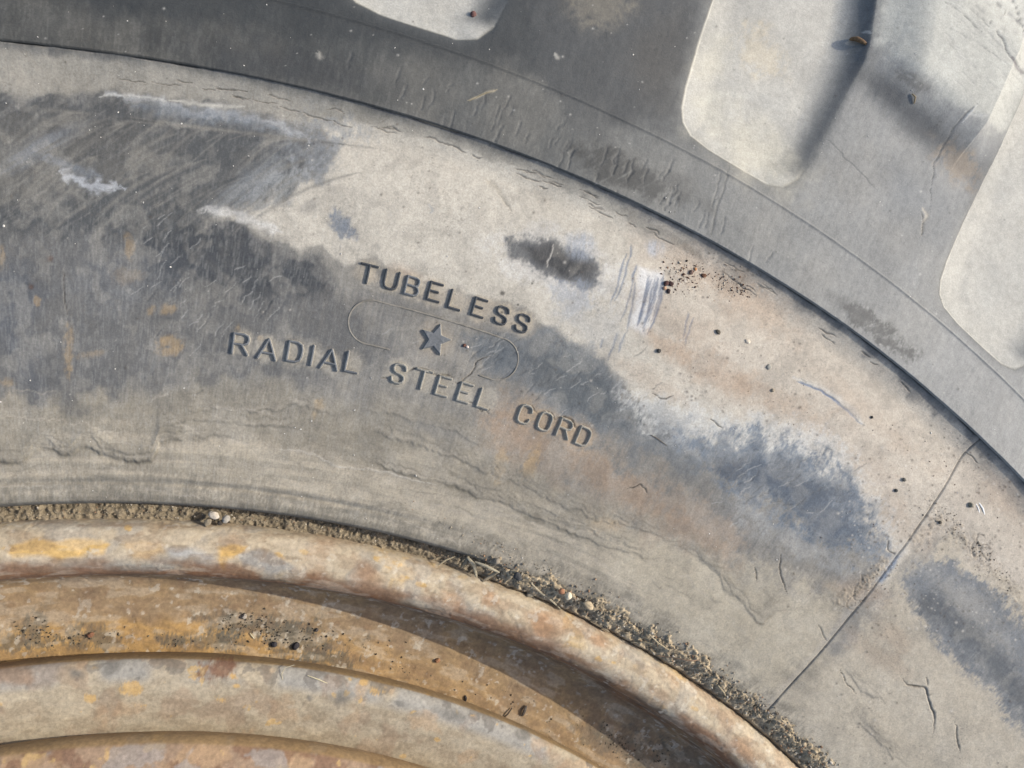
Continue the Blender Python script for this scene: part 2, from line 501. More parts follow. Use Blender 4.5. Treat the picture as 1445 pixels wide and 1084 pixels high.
# vertical scrape marks
P.poly([(903, 378), (938, 388), (930, 430), (912, 472), (888, 462), (896, 420)], (214, 214, 212), 6, 5, .8)
for k in range(13):
    a = rng.rand()
    x0 = 896 + 42 * a + rng.randn() * 1.0; y0 = 382 + rng.rand() * 22
    x1 = x0 - 12 - rng.rand() * 8; y1 = y0 + 45 + rng.rand() * 40
    P.line([(x0, y0), ((x0 + x1) / 2 + 2, (y0 + y1) / 2), (x1, y1)], .9 + rng.rand() * .9, (98, 112, 132), .65, -.00005, 1)
P.line([(938, 398), (931, 430), (922, 455), (913, 473)], 1.3, (104, 120, 142), .8, -.0001, 1)
for q in [[(884, 358), (874, 392), (862, 430)], [(889, 360), (880, 395), (868, 425)], [(872, 470), (866, 485), (857, 508)], [(892, 345), (889, 365)], [(898, 372), (890, 400)], [(882, 470), (872, 498)], [(851, 478), (848, 492)]]:
    P.line(q, 1.5, (108, 122, 140), .75, -.00006, 1.5)
for q in [[(972, 440), (968, 455), (964, 482)], [(978, 448), (973, 462), (966, 488)]]:
    P.line(q, 1.3, (116, 128, 144), .75, -.00008, 1)
P.ell(924, 352, 12, 10, 0, (178, 186, 196), .6, .8, .5, streak=(97, 20, 2, .9))
P.line([(1128, 538), (1160, 552), (1190, 575), (1216, 598)], 1.8, (104, 122, 146), .85, -.00012, 1.5)
P.line([(1118, 532), (1165, 550), (1196, 572), (1220, 600)], 4.5, (208, 208, 202), .5, 0, 2)
P.line([(1124, 538), (1160, 552), (1186, 570)], 1.4, (104, 122, 146), .9, -.0001, 1)
P.line([(686, 252), (704, 268), (722, 300)], 3.2, (170, 164, 150), .8, -.00012, 2)
P.line([(700, 268), (712, 284), (722, 300)], 1.0, (120, 118, 110), .6, -.0001, 1)
# brown silt
for e in [(1005, 385, 70, 26, 25, .35), (1060, 430, 60, 26, 30, .45), (945, 492, 45, 11, 30, .6), (1020, 530, 70, 22, 28, .45), (1035, 545, 34, 14, 20, .4), (1090, 560, 80, 16, 32, .35), (1190, 640, 90, 30, 38, .3), (1240, 720, 60, 25, 40, .35), (1230, 590, 90, 14, 40, .25), (960, 455, 60, 20, 30, .25), (920, 540, 60, 14, 30, .3), (1215, 835, 34, 16, 10, .45), (1235, 920, 50, 14, 35, .3), (1260, 900, 30, 14, 35, .35), (1420, 700, 40, 20, 40, .3)]:
    P.ell(*e[:5], (176, 154, 131), e[5], .8, .5, tex=.4)
P.poly([(690, 560), (740, 570), (850, 640), (960, 690), (1050, 750), (1030, 800), (930, 770), (820, 700), (720, 660), (680, 620)], (166, 150, 131), 26, 26, .6, tex=.6)
P.ell(728, 615, 42, 26, 30, (162, 138, 114), .55, .8, .5, tex=.9)
P.ell(880, 690, 80, 16, 32, (164, 140, 116), .5, .8, .5, tex=.9)
P.ell(960, 745, 60, 18, 25, (162, 140, 118), .45, .8, .5, tex=.9)
P.ell(575, 385, 30, 8, 15, (176, 152, 128), .4, .8, .5)
# dark streak under the pale sheet
P.poly([(660, 480), (720, 468), (770, 462), (830, 492), (890, 552), (960, 596), (1010, 640), (980, 668), (900, 640), (820, 604), (740, 560), (690, 520)], (112, 117, 120), 16, 18, .8, .3, tex=.5)
P.poly([(740, 500), (790, 490), (840, 520), (900, 570), (950, 600), (900, 605), (820, 590), (760, 545)], (76, 83, 87), 18, 14, .8, .5, (110, 30, 4, .3), .5)
P.ell(700, 500, 36, 18, 15, (84, 92, 98), .7, .7, .4, .5, tex=.6)
P.ell(965, 620, 30, 10, 32, (206, 206, 202), .6, .8, .5, tex=.9)
P.ell(812, 420, 26, 22, 30, (152, 160, 170), .5, .8, .6, tex=.9)
P.ell(830, 455, 50, 22, 30, (176, 176, 172), .5, .8, .5, tex=.5)
# blue-grey scuff with its bleached rim
P.poly([(880, 545), (960, 575), (1020, 590), (1110, 590), (1190, 620), (1240, 690), (1270, 770), (1240, 760), (1170, 690), (1060, 640), (980, 630), (900, 590)], (204, 204, 198), 26, 18, .7, tex=.7)
P.poly([(1040, 690), (1120, 740), (1200, 790), (1190, 815), (1120, 780), (1050, 730)], (168, 170, 168), 22, 14, .5, tex=.7)
P.poly([(950, 612), (1010, 618), (1060, 612), (1140, 632), (1195, 670), (1240, 745), (1256, 782), (1236, 796), (1180, 772), (1120, 735), (1060, 700), (1005, 660)], (104, 116, 128), 24, 20, .88, .3, tex=.75)
P.poly([(1040, 640), (1110, 650), (1170, 690), (1225, 760), (1190, 765), (1120, 720), (1060, 680)], (74, 84, 96), 22, 20, .75, .4, tex=.7)
P.ell(1030, 660, 26, 12, 20, (74, 82, 92), .7, .6, .6, .5, tex=.9)
P.poly([(1236, 820), (1258, 790), (1266, 782), (1262, 802), (1244, 824)], (120, 138, 160), 3, 3, .8)
# dark oval beyond the seam
P.poly([(1272, 832), (1282, 800), (1310, 786), (1350, 794), (1400, 826), (1445, 880), (1480, 930), (1520, 1010), (1520, 1110), (1450, 1040), (1380, 960), (1310, 900)], (104, 111, 118), 14, 9, .9, .3, tex=.8)
P.poly([(1284, 850), (1310, 870), (1360, 915), (1445, 1010), (1520, 1085), (1520, 1050), (1440, 950), (1380, 880), (1320, 830)], (76, 81, 85), 16, 10, .8, .4, tex=.5)
P.ell(1370, 860, 60, 12, 45, (176, 172, 162), .3, .8, .8, tex=1.2)
# ochre paint and rust rubbed onto the rubber
for e in [(236, 436, 10, 7, -20, .55), (240, 482, 15, 9, 10, .75), (238, 496, 13, 6, 0, .65), (213, 438, 5, 8, 30, .55), (97, 498, 6, 34, 0, .5), (182, 348, 6, 14, -10, .5), (53, 424, 4, 6, 0, .5), (450, 572, 7, 7, -20, .75), (444, 586, 4, 7, 0, .55), (704, 660, 8, 20, 14, .75), (748, 655, 10, 20, 12, .7), (850, 742, 22, 13, 0, .55), (336, 462, 4, 5, 0, .55), (8, 540, 12, 6, 0, .4), (368, 478, 3, 3, 0, .7), (2, 365, 5, 14, 0, .5), (130, 500, 20, 5, -10, .3), (180, 300 + 90, 20, 12, 0, .2)]:
    P.ell(*e[:5], (184, 156, 112), e[5] * .8, .7, .5, tex=.8)
# mud-film ledges
_ledge = P.ledge


def nested(pts, dh=.0003, fall=45, dark=(88, 84, 74), op=.8, w=1.4, jit=4, light=.35):
    p = np.array(pts, float)
    for k, (off, f) in enumerate([(-17, .35), (-11, .55), (-5, .5), (0, 1.0)]):
        a = p.copy(); a[:, 1] += off + rng.randn(len(a)) * (2.2 if k < 3 else 0)
        if k < 3:
            n0 = rng.randint(0, max(1, len(a) // 3)); a = a[n0:]
        if len(a) > 1:
            _ledge(a, dh * f * .75, fall * (.5 if k < 3 else 1), dark, op * f, w * (.8 if k < 3 else 1.7), jit + (2.5 if k < 3 else 0), light * f)


P.ledge = nested
P.ledge([(-220, 648), (-100, 655), (15, 652), (30, 654), (46, 640), (62, 632), (74, 634), (86, 642), (100, 641), (112, 634), (130, 633), (142, 640), (165, 649), (190, 652), (214, 650), (221, 640), (226, 626), (238, 622), (262, 620), (300, 622)], .0006, 40, (78, 73, 63), 1.0, 2.6, 1.5)
P.ledge([(205, 603), (232, 601), (258, 594), (285, 594), (320, 596), (350, 600), (400, 603), (440, 607)], .00018, 25, (96, 92, 83), .7, 1.2, 2)
P.ledge([(250, 577), (285, 572), (320, 578), (352, 582), (375, 576), (396, 580), (410, 572), (440, 576), (490, 586)], .00018, 22, (96, 93, 85), .7, 1.3, 3)
P.ledge([(255, 616), (275, 613), (290, 619), (300, 614), (325, 618), (335, 620), (350, 623), (372, 621)], .00015, 18, (96, 92, 83), .6, 1.2, 2)
P.ledge([(498, 640), (520, 652), (545, 662), (580, 672), (605, 680), (625, 679), (650, 690), (680, 704), (705, 708), (735, 722), (752, 730), (800, 748), (860, 772), (895, 783), (925, 789), (940, 788)], .0004, 30, (104, 98, 84), .85, 2.2, 3)
P.ledge([(500, 602), (560, 620), (610, 638), (660, 652), (720, 680), (790, 712), (850, 735), (905, 748), (965, 762)], .0003, 30, (110, 106, 96), .7, 2, 5)
P.ledge([(925, 775), (950, 770), (975, 774), (990, 790), (1014, 806), (1020, 832), (1050, 852), (1068, 880), (1076, 882), (1086, 868), (1104, 860), (1130, 856)], .0002, 26, (120, 113, 99), .7, 1.8, 4)
P.ledge([(965, 776), (1000, 800), (1020, 812), (1035, 842), (1060, 855)], .0002, 15, (112, 106, 94), .7, 1.6, 4)
P.ledge([(1180, 935), (1200, 955), (1215, 975), (1240, 985), (1262, 1000)], .0002, 14, (120, 114, 102), .5, 1.4, 4)
P.ledge([(1195, 1010), (1215, 1025), (1235, 1040), (1260, 1070), (1290, 1084)], .0002, 14, (120, 114, 102), .5, 1.4, 4)
P.ledge([(490, 572), (560, 590), (640, 610), (720, 650)], .0002, 30, (112, 109, 100), .45, 2, 6)
P.line([(395, 634), (440, 640), (470, 656), (500, 661), (530, 664), (580, 676), (615, 684)], 1.0, (196, 190, 176), .7, .0001, 2)
P.line([(0, 590), (60, 592), (120, 598), (160, 620), (200, 626)], 1.1, (186, 176, 158), .5, 0, 5)
for q in [(735, 722), (757, 728), (760, 736), (745, 733)]:
    P.ell(*q, 7, 4, 20, (112, 106, 94), .6, .5, .5)
for k in range(70):                          # silt wisps
    x0 = rng.rand() * 1150; th0 = math.radians(88 - (x0 / 1445) * 42)
    w_, r_, t_ = at(x0, 700, lambda r, t: h_side(r))
    rq = .350 + rng.rand() * .028; tq = float(t_[0]); dl_ = .01 + rng.rand() * .05
    aa = np.linspace(tq, tq - dl_, 6); rad = rq + np.cumsum(rng.randn(6)) * .0005
    qx, qy = to_px(np.c_[polar(rad, aa), h_side(rad)])
    P.line(list(zip(qx, qy)), .8 + rng.rand(), (186, 178, 163) if rng.rand() < .55 else (110, 106, 96), .25 + .2 * rng.rand(), 0, 3)


def crack(pts, w=1.0, dh=-.0004, op=.9, col=(40, 36, 32), jit=2, lip=.15):
    P.line(pts, w * 3, (190, 182, 168), lip, .00006, jit, w * 3)
    P.line(pts, w, col, op, dh, jit)


crack([(538, 534), (549, 534)], .8)
crack([(574, 527), (579, 523), (587, 519), (600, 522), (609, 528), (617, 531), (620, 529)], 1.0, -.0005)
crack([(617, 531), (626, 528.5), (638, 532)], 1.2, -.0006)
crack([(639, 538), (646, 541), (652, 538), (664, 527), (672, 513), (680, 506), (694, 504)], .9)
crack([(660, 567), (668, 569)], .7)
crack([(672, 572), (680, 580), (686, 578), (693, 585)], 1.0)
crack([(750, 571), (754, 580), (760, 583)], .9)
crack([(761, 581), (770, 579), (779, 585), (782, 591), (791, 590), (797, 589), (806, 594), (810, 603), (816, 606)], 1.1, -.0006)
crack([(884, 690), (892, 688), (902, 684), (910, 690), (914, 700)], .9)
crack([(1275, 958), (1280, 967), (1297, 970), (1307, 970), (1310, 984), (1315, 1000), (1319, 1008), (1318, 1034)], 1.1, -.0006)
crack([(1310, 968), (1308, 956)], .7)
crack([(1348, 1020), (1351, 1040), (1355, 1062)], .9)
crack([(1102, 776), (1100, 800), (1104, 822), (1110, 838)], .8)
crack([(1065, 800), (1068, 812), (1067, 820)], .7)
crack([(1252, 760), (1254, 775), (1262, 784)], .8)
crack([(920, 556), (930, 560), (940, 563), (950, 558)], .9, -.0003)
crack([(1000, 590), (1010, 598), (1024, 606)], .7)
crack([(90, 375), (92, 410), (94, 448)], .9, -.0002)
crack([(1155, 880), (1160, 895), (1168, 905)], .7)
crack([(1185, 945), (1195, 965), (1208, 978)], .7)
for (cx_, cy_) in [(1212, 838), (1222, 822), (1204, 850), (1385, 765), (1378, 775), (1392, 778)]:
    a = np.linspace(0, 5.6, 9)
    rr_ = 8 + rng.rand(9) * 5
    crack(list(zip(cx_ + rr_ * np.cos(a) * .8, cy_ + rr_ * np.sin(a))), .9, -.0003, .6, (104, 96, 84))
for (x0, x1, n) in [(150, 480, 14), (480, 900, 22), (900, 1380, 16)]:   # hairline cracks along the outer curl
    for k in range(n):
        xx = x0 + rng.rand() * (x1 - x0)
        w_, r_, t_ = at(xx, np.interp(xx, [0, 242, 480, 812, 1007, 1374, 1445], [65, 96, 143, 254, 350, 622, 689]) + 16, lambda r, t: h_side(r))
        aa = float(t_[0]) - np.linspace(0, .006 + rng.rand() * .014, 6); rad = .4605 + rng.rand() * .0035 + np.cumsum(rng.randn(6)) * .00022
        qx, qy = to_px(np.c_[polar(rad, aa), h_side(rad)])
        crack(list(zip(qx, qy)), .6 + .5 * rng.rand(), -.0003, .75, (40, 40, 40), 1.5, .25)
for (cx_, cy_, sx_, sy_, n) in [(300, 430, 110, 70, 44), (230, 350, 60, 40, 14), (800, 530, 110, 45, 34), (1090, 690, 90, 50, 36), (620, 500, 120, 30, 8), (690, 500, 30, 20, 8)]:   # short radial checks
    for k in range(n):
        x0 = cx_ + rng.randn() * sx_ * .55; y0 = cy_ + rng.randn() * sy_ * .55
        w_, r_, t_ = at(x0, y0, lambda r, t: h_side(r))
        L_ = .0015 + rng.rand() * .0045
        rad = float(r_[0]) + np.linspace(0, L_, 5); aa = float(t_[0]) + np.cumsum(rng.randn(5)) * .0007 - np.linspace(0, .006, 5)
        qx, qy = to_px(np.c_[polar(rad, aa), h_side(rad)])
        if rng.rand() < .6:
            P.line(list(zip(qx, qy)), .7, (176, 176, 172), .5, -.00009, 2)
        else:
            P.line(list(zip(qx, qy)), 1.0, (74, 78, 82), .45, -.00014, 2)
# dusty hollows around the letters, where the raised rubber kept dirt
LETTERS = [('T', 519.5, 387), ('U', 552, 395.5), ('B', 582, 404.5), ('E', 614, 412.5), ('L', 643.5, 424), ('E', 676.5, 434.5), ('S', 707.5, 445.5), ('S', 737, 456.6),
           ('R', 340, 486), ('A', 378, 493), ('D', 416.3, 497), ('I', 440.7, 501.8), ('A', 466, 507.6), ('L', 498, 512), ('S', 562.4, 527.6), ('T', 596, 536), ('E', 625.5, 545.5), ('E', 656, 554.5), ('L', 684, 563.5),
           ('C', 740, 585), ('O', 768.5, 595), ('R', 796.5, 605), ('D', 823, 616.5)]
for k, (c_, lx, ly) in enumerate(LETTERS):
    colr = (186, 176, 158) if k < 8 else ((172, 166, 152) if k < 19 else (176, 156, 130))
    P.ell(lx, ly, 17, 17, 0, colr, .75 if k < 19 else .6, .5, .4, tex=.5)
P.ell(614, 480, 22, 22, 0, (166, 156, 140), .6, .6, .4, tex=.4)
# the seam between two mould segments
SEAM = .8906
ds = (tt - SEAM) * rr
ds = ds + .00012 * nz(rr * 1000, rr * 0, 6, 3, 3)
on = (rr > .3455)
lipm = S((tt - math.radians(70)) / .15) * (1 - far)
P.h += lipm * (-.0005 * np.exp(-((rr - .3520) / .0007) ** 2) + .0002 * np.exp(-((rr - .3536) / .0008) ** 2))
P.mix(al, S((rr - .4640 + .0008 * P.w1) / .0026) * .55, (92, 93, 92), .5)  # outer curl: shade gradient painted in as a bare-rubber tint
P.h += np.where(on, -.00045 * np.exp(-(ds / .00024) ** 2) + .00012 * S(.5 - ds / .0004), 0)
P.mix(al, np.where(on, .7 * np.exp(-(ds / .00024) ** 2), 0), (66, 60, 54))
P.h += -.0004 * S(fbm(P.ta / 40, P.ra * 0, 1, 4, 5) * 4 - 1.4) * np.exp(-((rr - R_OUT + .00005) / .0002) ** 2) + .0003 * (fbm(P.ta / 9, P.ra * 0 + 3, 1, 3, 6) - .5) * S((rr - .4652) / .001)
P.mix(al, np.where(on, .3 * np.exp(-((ds - .0012) / .0012) ** 2), 0), (190, 182, 168))
# grime specks and pits
for (x0, y0, x1, y1, n) in [(1180, 600, 1445, 780, 260), (930, 350, 1080, 420, 120), (960, 480, 1180, 640, 130), (1200, 740, 1445, 900, 260), (600, 380, 940, 640, 90), (0, 80, 500, 600, 50), (1100, 800, 1445, 1084, 90), (440, 160, 960, 380, 130)]:
    for k in range(n):
        a, b = x0 + rng.rand() * (x1 - x0), y0 + rng.rand() * (y1 - y0)
        s_ = .7 + 1.3 * rng.rand() ** 3
        i = P.box(a - 5, b - 5, a + 5, b + 5)
        if len(i):
            q = np.exp(-((P.X[i] - a) ** 2 + (P.Y[i] - b) ** 2) / s_ ** 2)
            if rng.rand() < .7:
                P.mix(i, .7 * q, (70, 62, 54)); P.h[i] += .00008 * q
            else:
                P.mix(i, .6 * q, (214, 208, 196)); P.h[i] += .0001 * q
for (a, b, s_) in [(709, 414, 3.2), (708, 441, 1.8), (751, 400, 1.5), (731, 430, 1.4), (71, 365, 4), (44, 405, 3.5)]:
    P.ell(a, b, s_, s_, 0, (40, 38, 36) if a > 100 else (92, 76, 68), .9, .6, .1)
# crumbled soil along the seam and edge of the oval
for (pts, wd) in [([(1290, 770), (1320, 730), (1345, 745), (1370, 775), (1395, 800), (1440, 850)], 14), ([(1180, 850), (1225, 820), (1250, 790)], 10)]:
    p = np.array(pts, float)
    for k in range(260):
        u = rng.rand() * (len(p) - 1); j = int(u); c = p[j] + (p[j + 1] - p[j]) * (u - j) + rng.randn(2) * wd * .55
        i = P.box(c[0] - 5, c[1] - 5, c[0] + 5, c[1] + 5)
        if len(i):
            q = np.exp(-((P.X[i] - c[0]) ** 2 + (P.Y[i] - c[1]) ** 2) / (.8 + rng.rand() * 1.6) ** 2)
            P.mix(i, .5 * q, (140, 128, 110) if k % 2 else (176, 164, 144)); P.h[i] += .00011 * q
fib = fbm(P.ta / 1.5, P.ra / 11, 1, 4, 6); cell = fbm(P.X + 12 * P.w1, P.Y + 12 * P.w2, 26, 6, 2)
left = S((760 - P.X) / 500) * (1 - far) * (1 - .6 * S((330 - P.Y) / 60))
P.mix(al, (.06 + .10 * left) * S((fib - .5) * 5), (176, 176, 170))
P.mix(al, (.05 + .13 * left) * S((.5 - fib) * 5), (84, 86, 88))
P.mix(al, .16 * S((cell - .5) * 5), (190, 184, 170))
P.mix(al, .18 * S((.49 - cell) * 5), (112, 109, 102))
P.mix(al, .3 * S((fbm(P.X, P.Y, 2.4, 3, 15) - .67) * 9) * S(fbm(P.X, P.Y, 60, 3, 3) * 3 - 1), (96, 88, 78))
sp = fbm(P.X, P.Y, 2.6, 2, 13)
P.c *= (1 + (sp - .5) * .20)[:, None] * (1 + (fbm(P.X, P.Y, 60, 3, 14) - .5) * .28)[:, None]
z = zb + relief(rr, tt) + P.h * (1 - far) + .00002 * nz(P.X, P.Y, 3, 2, 11)
V = np.c_[xy, z]
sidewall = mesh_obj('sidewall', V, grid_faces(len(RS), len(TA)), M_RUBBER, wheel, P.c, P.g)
SIDE_RS, SIDE_TA, SIDE_Z = RS, TA, z.reshape(len(RS), len(TA))


def side_z(r, th):
    """height of the built sidewall (bilinear) within the finely built sector"""
    n = 1330
    ti = np.clip(np.interp(th, SIDE_TA[:n], np.arange(n)), 0, n - 1.001); ri = np.clip(np.interp(r, SIDE_RS, np.arange(len(SIDE_RS))), 0, len(SIDE_RS) - 1.001)
    a, b = ri.astype(int), ti.astype(int); fa, fb = ri - a, ti - b
    G = SIDE_Z
    return (G[a, b] * (1 - fa) + G[a + 1, b] * fa) * (1 - fb) + (G[a, b + 1] * (1 - fa) + G[a + 1, b + 1] * fa) * fb


# ------------------------------------------------------------------ shoulder with tread voids, and the tread lugs
TB = theta_axis(44.5, 94.5, 1150, 400)
RB = np.concatenate([[R_OUT], np.linspace(R_OUT + .00008, .4700, 16)[:-1], np.linspace(.4700, .532, 205)[:-1], np.linspace(.532, .60, 110)[:-1], np.linspace(.60, .66, 36)[:-1], np.linspace(.66, .735, 30)])
rr, tt = [a.ravel() for a in np.meshgrid(RB, TB, indexing='ij')]
xy = polar(rr, tt)
zb, ins, dl, dr, u, flo = shoulder_height(rr, tt, True)
X, Y = to_px(np.c_[xy, zb])
far = np.abs(((tt - math.radians(69.5) + math.pi) % (2 * math.pi)) - math.pi) > math.radians(25.2)
P = Paint(np.where(far, -9000, X), Y, rr, tt)
al = np.arange(P.n)
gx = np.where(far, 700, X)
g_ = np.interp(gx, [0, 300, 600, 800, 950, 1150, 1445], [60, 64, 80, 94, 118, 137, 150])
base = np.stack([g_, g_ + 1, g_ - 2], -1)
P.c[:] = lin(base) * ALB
P.g[:] = .5
wr = fbm(P.ta / 5, P.ra / 45, 1, 3, 2)
P.mix(al, .12 * S(wr * 3 - 1), (92, 94, 94))
P.mix(al, .12 * S(fbm(P.X, P.Y, 70, 4, 5) * 3.2 - 1.2), (166, 160, 146))
hair = fbm(P.ta / 2.2, P.ra / 12, 1, 3, 8)
P.mix(al, .12 * S((hair - .5) * 5), (150, 149, 142)); P.mix(al, .12 * S((.48 - hair) * 5), (70, 72, 72))
# dark tone around the voids; shade of the climbing faces painted in
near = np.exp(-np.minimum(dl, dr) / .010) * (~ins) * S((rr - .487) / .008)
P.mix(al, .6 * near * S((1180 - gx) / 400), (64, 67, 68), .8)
P.poly([(700, 60), (740, -40), (1000, -60), (985, 60), (950, 170), (860, 190), (760, 120)], (66, 68, 68), 30, 20, .85, .7)
P.poly([(60, -60), (120, 20), (300, 44), (520, 74), (680, 96), (760, 90), (740, -60)], (52, 55, 55), 26, 14, .85, .8)
P.ell(400, 95, 150, 26, 10, (58, 60, 61), .6, .8, .4, .7)
P.ell(60, 30, 90, 26, 0, (96, 95, 90), .4, .8, .4)
P.ell(930, 90, 40, 60, 10, (82, 78, 70), .4, .8, .4)
P.ell(848, 2, 36, 30, 20, (150, 142, 124), .4, .9, .4, tex=.5)
P.ell(560, 190, 120, 26, 20, (112, 110, 104), .5, .8, .4, streak=(-35, 60, 4, .7))
P.ell(640, 210, 60, 14, 24, (84, 90, 94), .5, .8, .5)
P.ell(660, 130, 120, 30, 24, (92, 92, 88), .4, .8, .5)
P.ell(880, 243, 88, 20, 24, (66, 66, 63), .8, .6, .45, streak=(-30, 30, 4, .5), tex=.6)
P.ell(965, 268, 40, 14, 40, (80, 80, 77), .6, .7, .5)
P.ell(1235, 462, 66, 15, 38, (76, 76, 74), .8, .6, .4, streak=(-20, 30, 4, .5), tex=.8)
P.ell(1190, 428, 30, 8, 35, (104, 104, 101), .5, .8, .4)
P.ell(1000, 235, 60, 60, 0, (126, 126, 122), .35, .8, .4)
P.ell(1290, 290, 60, 34, 45, (112, 116, 118), .5, .8, .4)
P.ell(1330, 205, 90, 22, 38, (70, 74, 77), .65, .8, .3, .6)  # shade on the slope of the right-hand lug painted in
P.ell(1262, 138, 60, 16, 38, (66, 70, 73), .7, .8, .3, .7)
P.ell(1352, 235, 34, 22, 45, (158, 142, 120), .6, .8, .5, tex=.7)
P.ell(1290, 115, 20, 10, 30, (70, 66, 58), .4, .8, .5, tex=1)
P.ell(1395, 275, 22, 46, 20, (92, 93, 92), .6, .8, .3)
P.ell(1412, 200, 16, 36, 20, (110, 112, 112), .5, .8, .3)
P.poly([(1245, -40), (1500, -40), (1500, 120), (1440, 200), (1380, 170), (1300, 110), (1240, 60)], (196, 196, 186), 20, 14, .8, .1, tex=.3)
P.poly([(1340, -40), (1500, -40), (1500, 110), (1440, 60), (1400, 30)], (208, 207, 196), 20, 14, .6, .1, tex=.3)
# void floors: settled dust
dust = np.where(ins, np.maximum(S(dr / .012), S((.5085 - rr) / .008)) * S(dl / .0003), 0)
P.mix(al, dust * .96, (186, 184, 175), .0)
P.mix(al, np.where(ins, .75 * np.exp(-(dl / .0007) ** 2), 0), (92, 92, 86))  # dark contact line painted along the left and inner edge
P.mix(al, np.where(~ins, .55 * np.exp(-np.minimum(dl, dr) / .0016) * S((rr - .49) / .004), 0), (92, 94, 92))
P.mix(al, dust * S(fbm(P.X, P.Y, 50, 4, 3) * 3 - 1.2) * .45, (170, 170, 164))
P.mix(al, np.where(ins, .8 * S(1 - dr / .010) * S((rr - .500) / .008), 0), (84, 88, 90), .5)  # shade of the right-hand wall painted dark, fading inwards
P.ell(1070, 75, 28, 34, -30, (200, 188, 162), .45, .7, .5, tex=.9)
P.ell(1005, 90, 22, 40, 20, (190, 186, 170), .5, .8, .5)
P.ell(1070, 215, 70, 34, 30, (200, 194, 174), .5, .8, .5)
P.ell(1010, 150, 30, 30, 0, (192, 188, 172), .4, .8, .5)
# marks on the band
for q, w_, c_, dh_ in [([(660, 142), (685, 132), (700, 126)], 1.6, (168, 158, 134), .0002), ([(1165, 195), (1200, 230), (1238, 268)], .9, (96, 98, 98), -.0001),
                       ([(1302, 292), (1308, 302), (1300, 332)], 2.4, (176, 170, 156), -.0002), ([(1301, 300), (1304, 315), (1299, 334)], .9, (70, 70, 68), -.0003),
                       ([(1312, 300), (1318, 230), (1334, 200), (1350, 175), (1366, 158), (1380, 146)], .8, (84, 86, 86), -.00022),
                       ([(1362, 158), (1378, 162), (1396, 163)], 1.1, (190, 190, 184), -.0002), ([(1358, 172), (1370, 158), (1380, 148)], 1.5, (206, 206, 200), .0002),
                       ([(1395, 25), (1412, 52), (1425, 78), (1440, 95)], 1.3, (92, 92, 92), -.0003), ([(1428, -5), (1438, 20), (1446, 44)], 1.1, (104, 104, 104), -.0003),
                       ([(1330, 0), (1360, 20), (1385, 45)], .9, (128, 128, 124), -.0002), ([(1352, -5), (1378, 20), (1400, 40)], .8, (140, 140, 136), -.0002), ([(1405, 0), (1425, 18), (1446, 40)], .8, (120, 120, 118), -.0002),
                       ([(1340, 40), (1380, 60), (1420, 90)], .7, (150, 150, 146), -.0001), ([(1430, 80), (1436, 96), (1446, 106)], 3, (120, 116, 116), -.0001), ([(1215, 45), (1224, 44), (1230, 46)], 1.2, (214, 212, 204), .0001),
                       ([(1030, 232), (1022, 262), (1010, 300), (1002, 340)], 1.3, (108, 108, 104), -.0002), ([(1018, 238), (1012, 262), (1003, 300)], 1.0, (116, 116, 112), -.0002),
                       ([(1228, 60), (1260, 90), (1300, 120)], .8, (160, 160, 154), -.0001), ([(782, 75), (786, 82), (784, 80)], 2.5, (170, 168, 158), .0001), ([(448, 72), (452, 80), (446, 76)], 3, (150, 148, 140), .0002)]:
    P.line(q, w_, c_, .8, dh_, 2)
for k in range(46):                           # fine abrasions on the bright lug face
    x0, y0 = 1330 + rng.rand() * 130, -10 + rng.rand() * 120
    L_ = 15 + rng.rand() * 45
    P.line([(x0, y0), (x0 + L_ * .7, y0 + L_ * .75)], .5 + rng.rand() * .5, (140, 140, 138), .35, -.00008, 1)
for k in range(60):                           # wrinkles across the band
    xx = 760 + rng.randn() * 130 + (130 if k % 2 else 0); yy = np.interp(xx, [480, 812, 980, 1374], [100, 200, 285, 560]) + rng.randn() * 22
    L_ = 12 + rng.rand() * 24
    P.line([(xx, yy), (xx - 4, yy + L_ * .5), (xx - 9, yy + L_)], 1.2, (96, 98, 98), .3, -.00022, 3)
for k in range(420):
    a, b = rng.rand() * 1445, rng.rand() * 560
    i = P.box(a - 4, b - 4, a + 4, b + 4)
    if len(i):
        q = np.exp(-((P.X[i] - a) ** 2 + (P.Y[i] - b) ** 2) / (.7 + rng.rand() ** 3) ** 2)
        P.mix(i, .6 * q, (196, 194, 186) if rng.rand() < .55 else (62, 58, 52)); P.h[i] += .0001 * q
P.c *= (1 + (fbm(P.X, P.Y, 2.6, 2, 13) - .5) * .16)[:, None] * (1 + (fbm(P.X, P.Y, 45, 3, 14) - .5) * .3)[:, None]
xm = rr * np.cos(tt) * 1000; ym = rr * np.sin(tt) * 1000
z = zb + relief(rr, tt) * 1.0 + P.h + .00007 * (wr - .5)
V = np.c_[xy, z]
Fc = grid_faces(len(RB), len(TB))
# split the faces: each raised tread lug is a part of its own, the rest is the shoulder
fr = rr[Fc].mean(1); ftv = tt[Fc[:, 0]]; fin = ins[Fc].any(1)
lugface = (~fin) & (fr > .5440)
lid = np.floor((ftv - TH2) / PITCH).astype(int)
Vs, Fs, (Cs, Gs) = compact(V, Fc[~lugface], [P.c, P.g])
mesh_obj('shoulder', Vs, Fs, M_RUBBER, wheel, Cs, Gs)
for k in np.unique(lid[lugface]):
    m = lugface & (lid == k)
    if m.sum() < 20:
        continue
    Vs, Fs, (Cs, Gs) = compact(V, Fc[m], [P.c, P.g])
    mesh_obj('tread_lug', Vs, Fs, M_RUBBER, wheel, Cs, Gs)
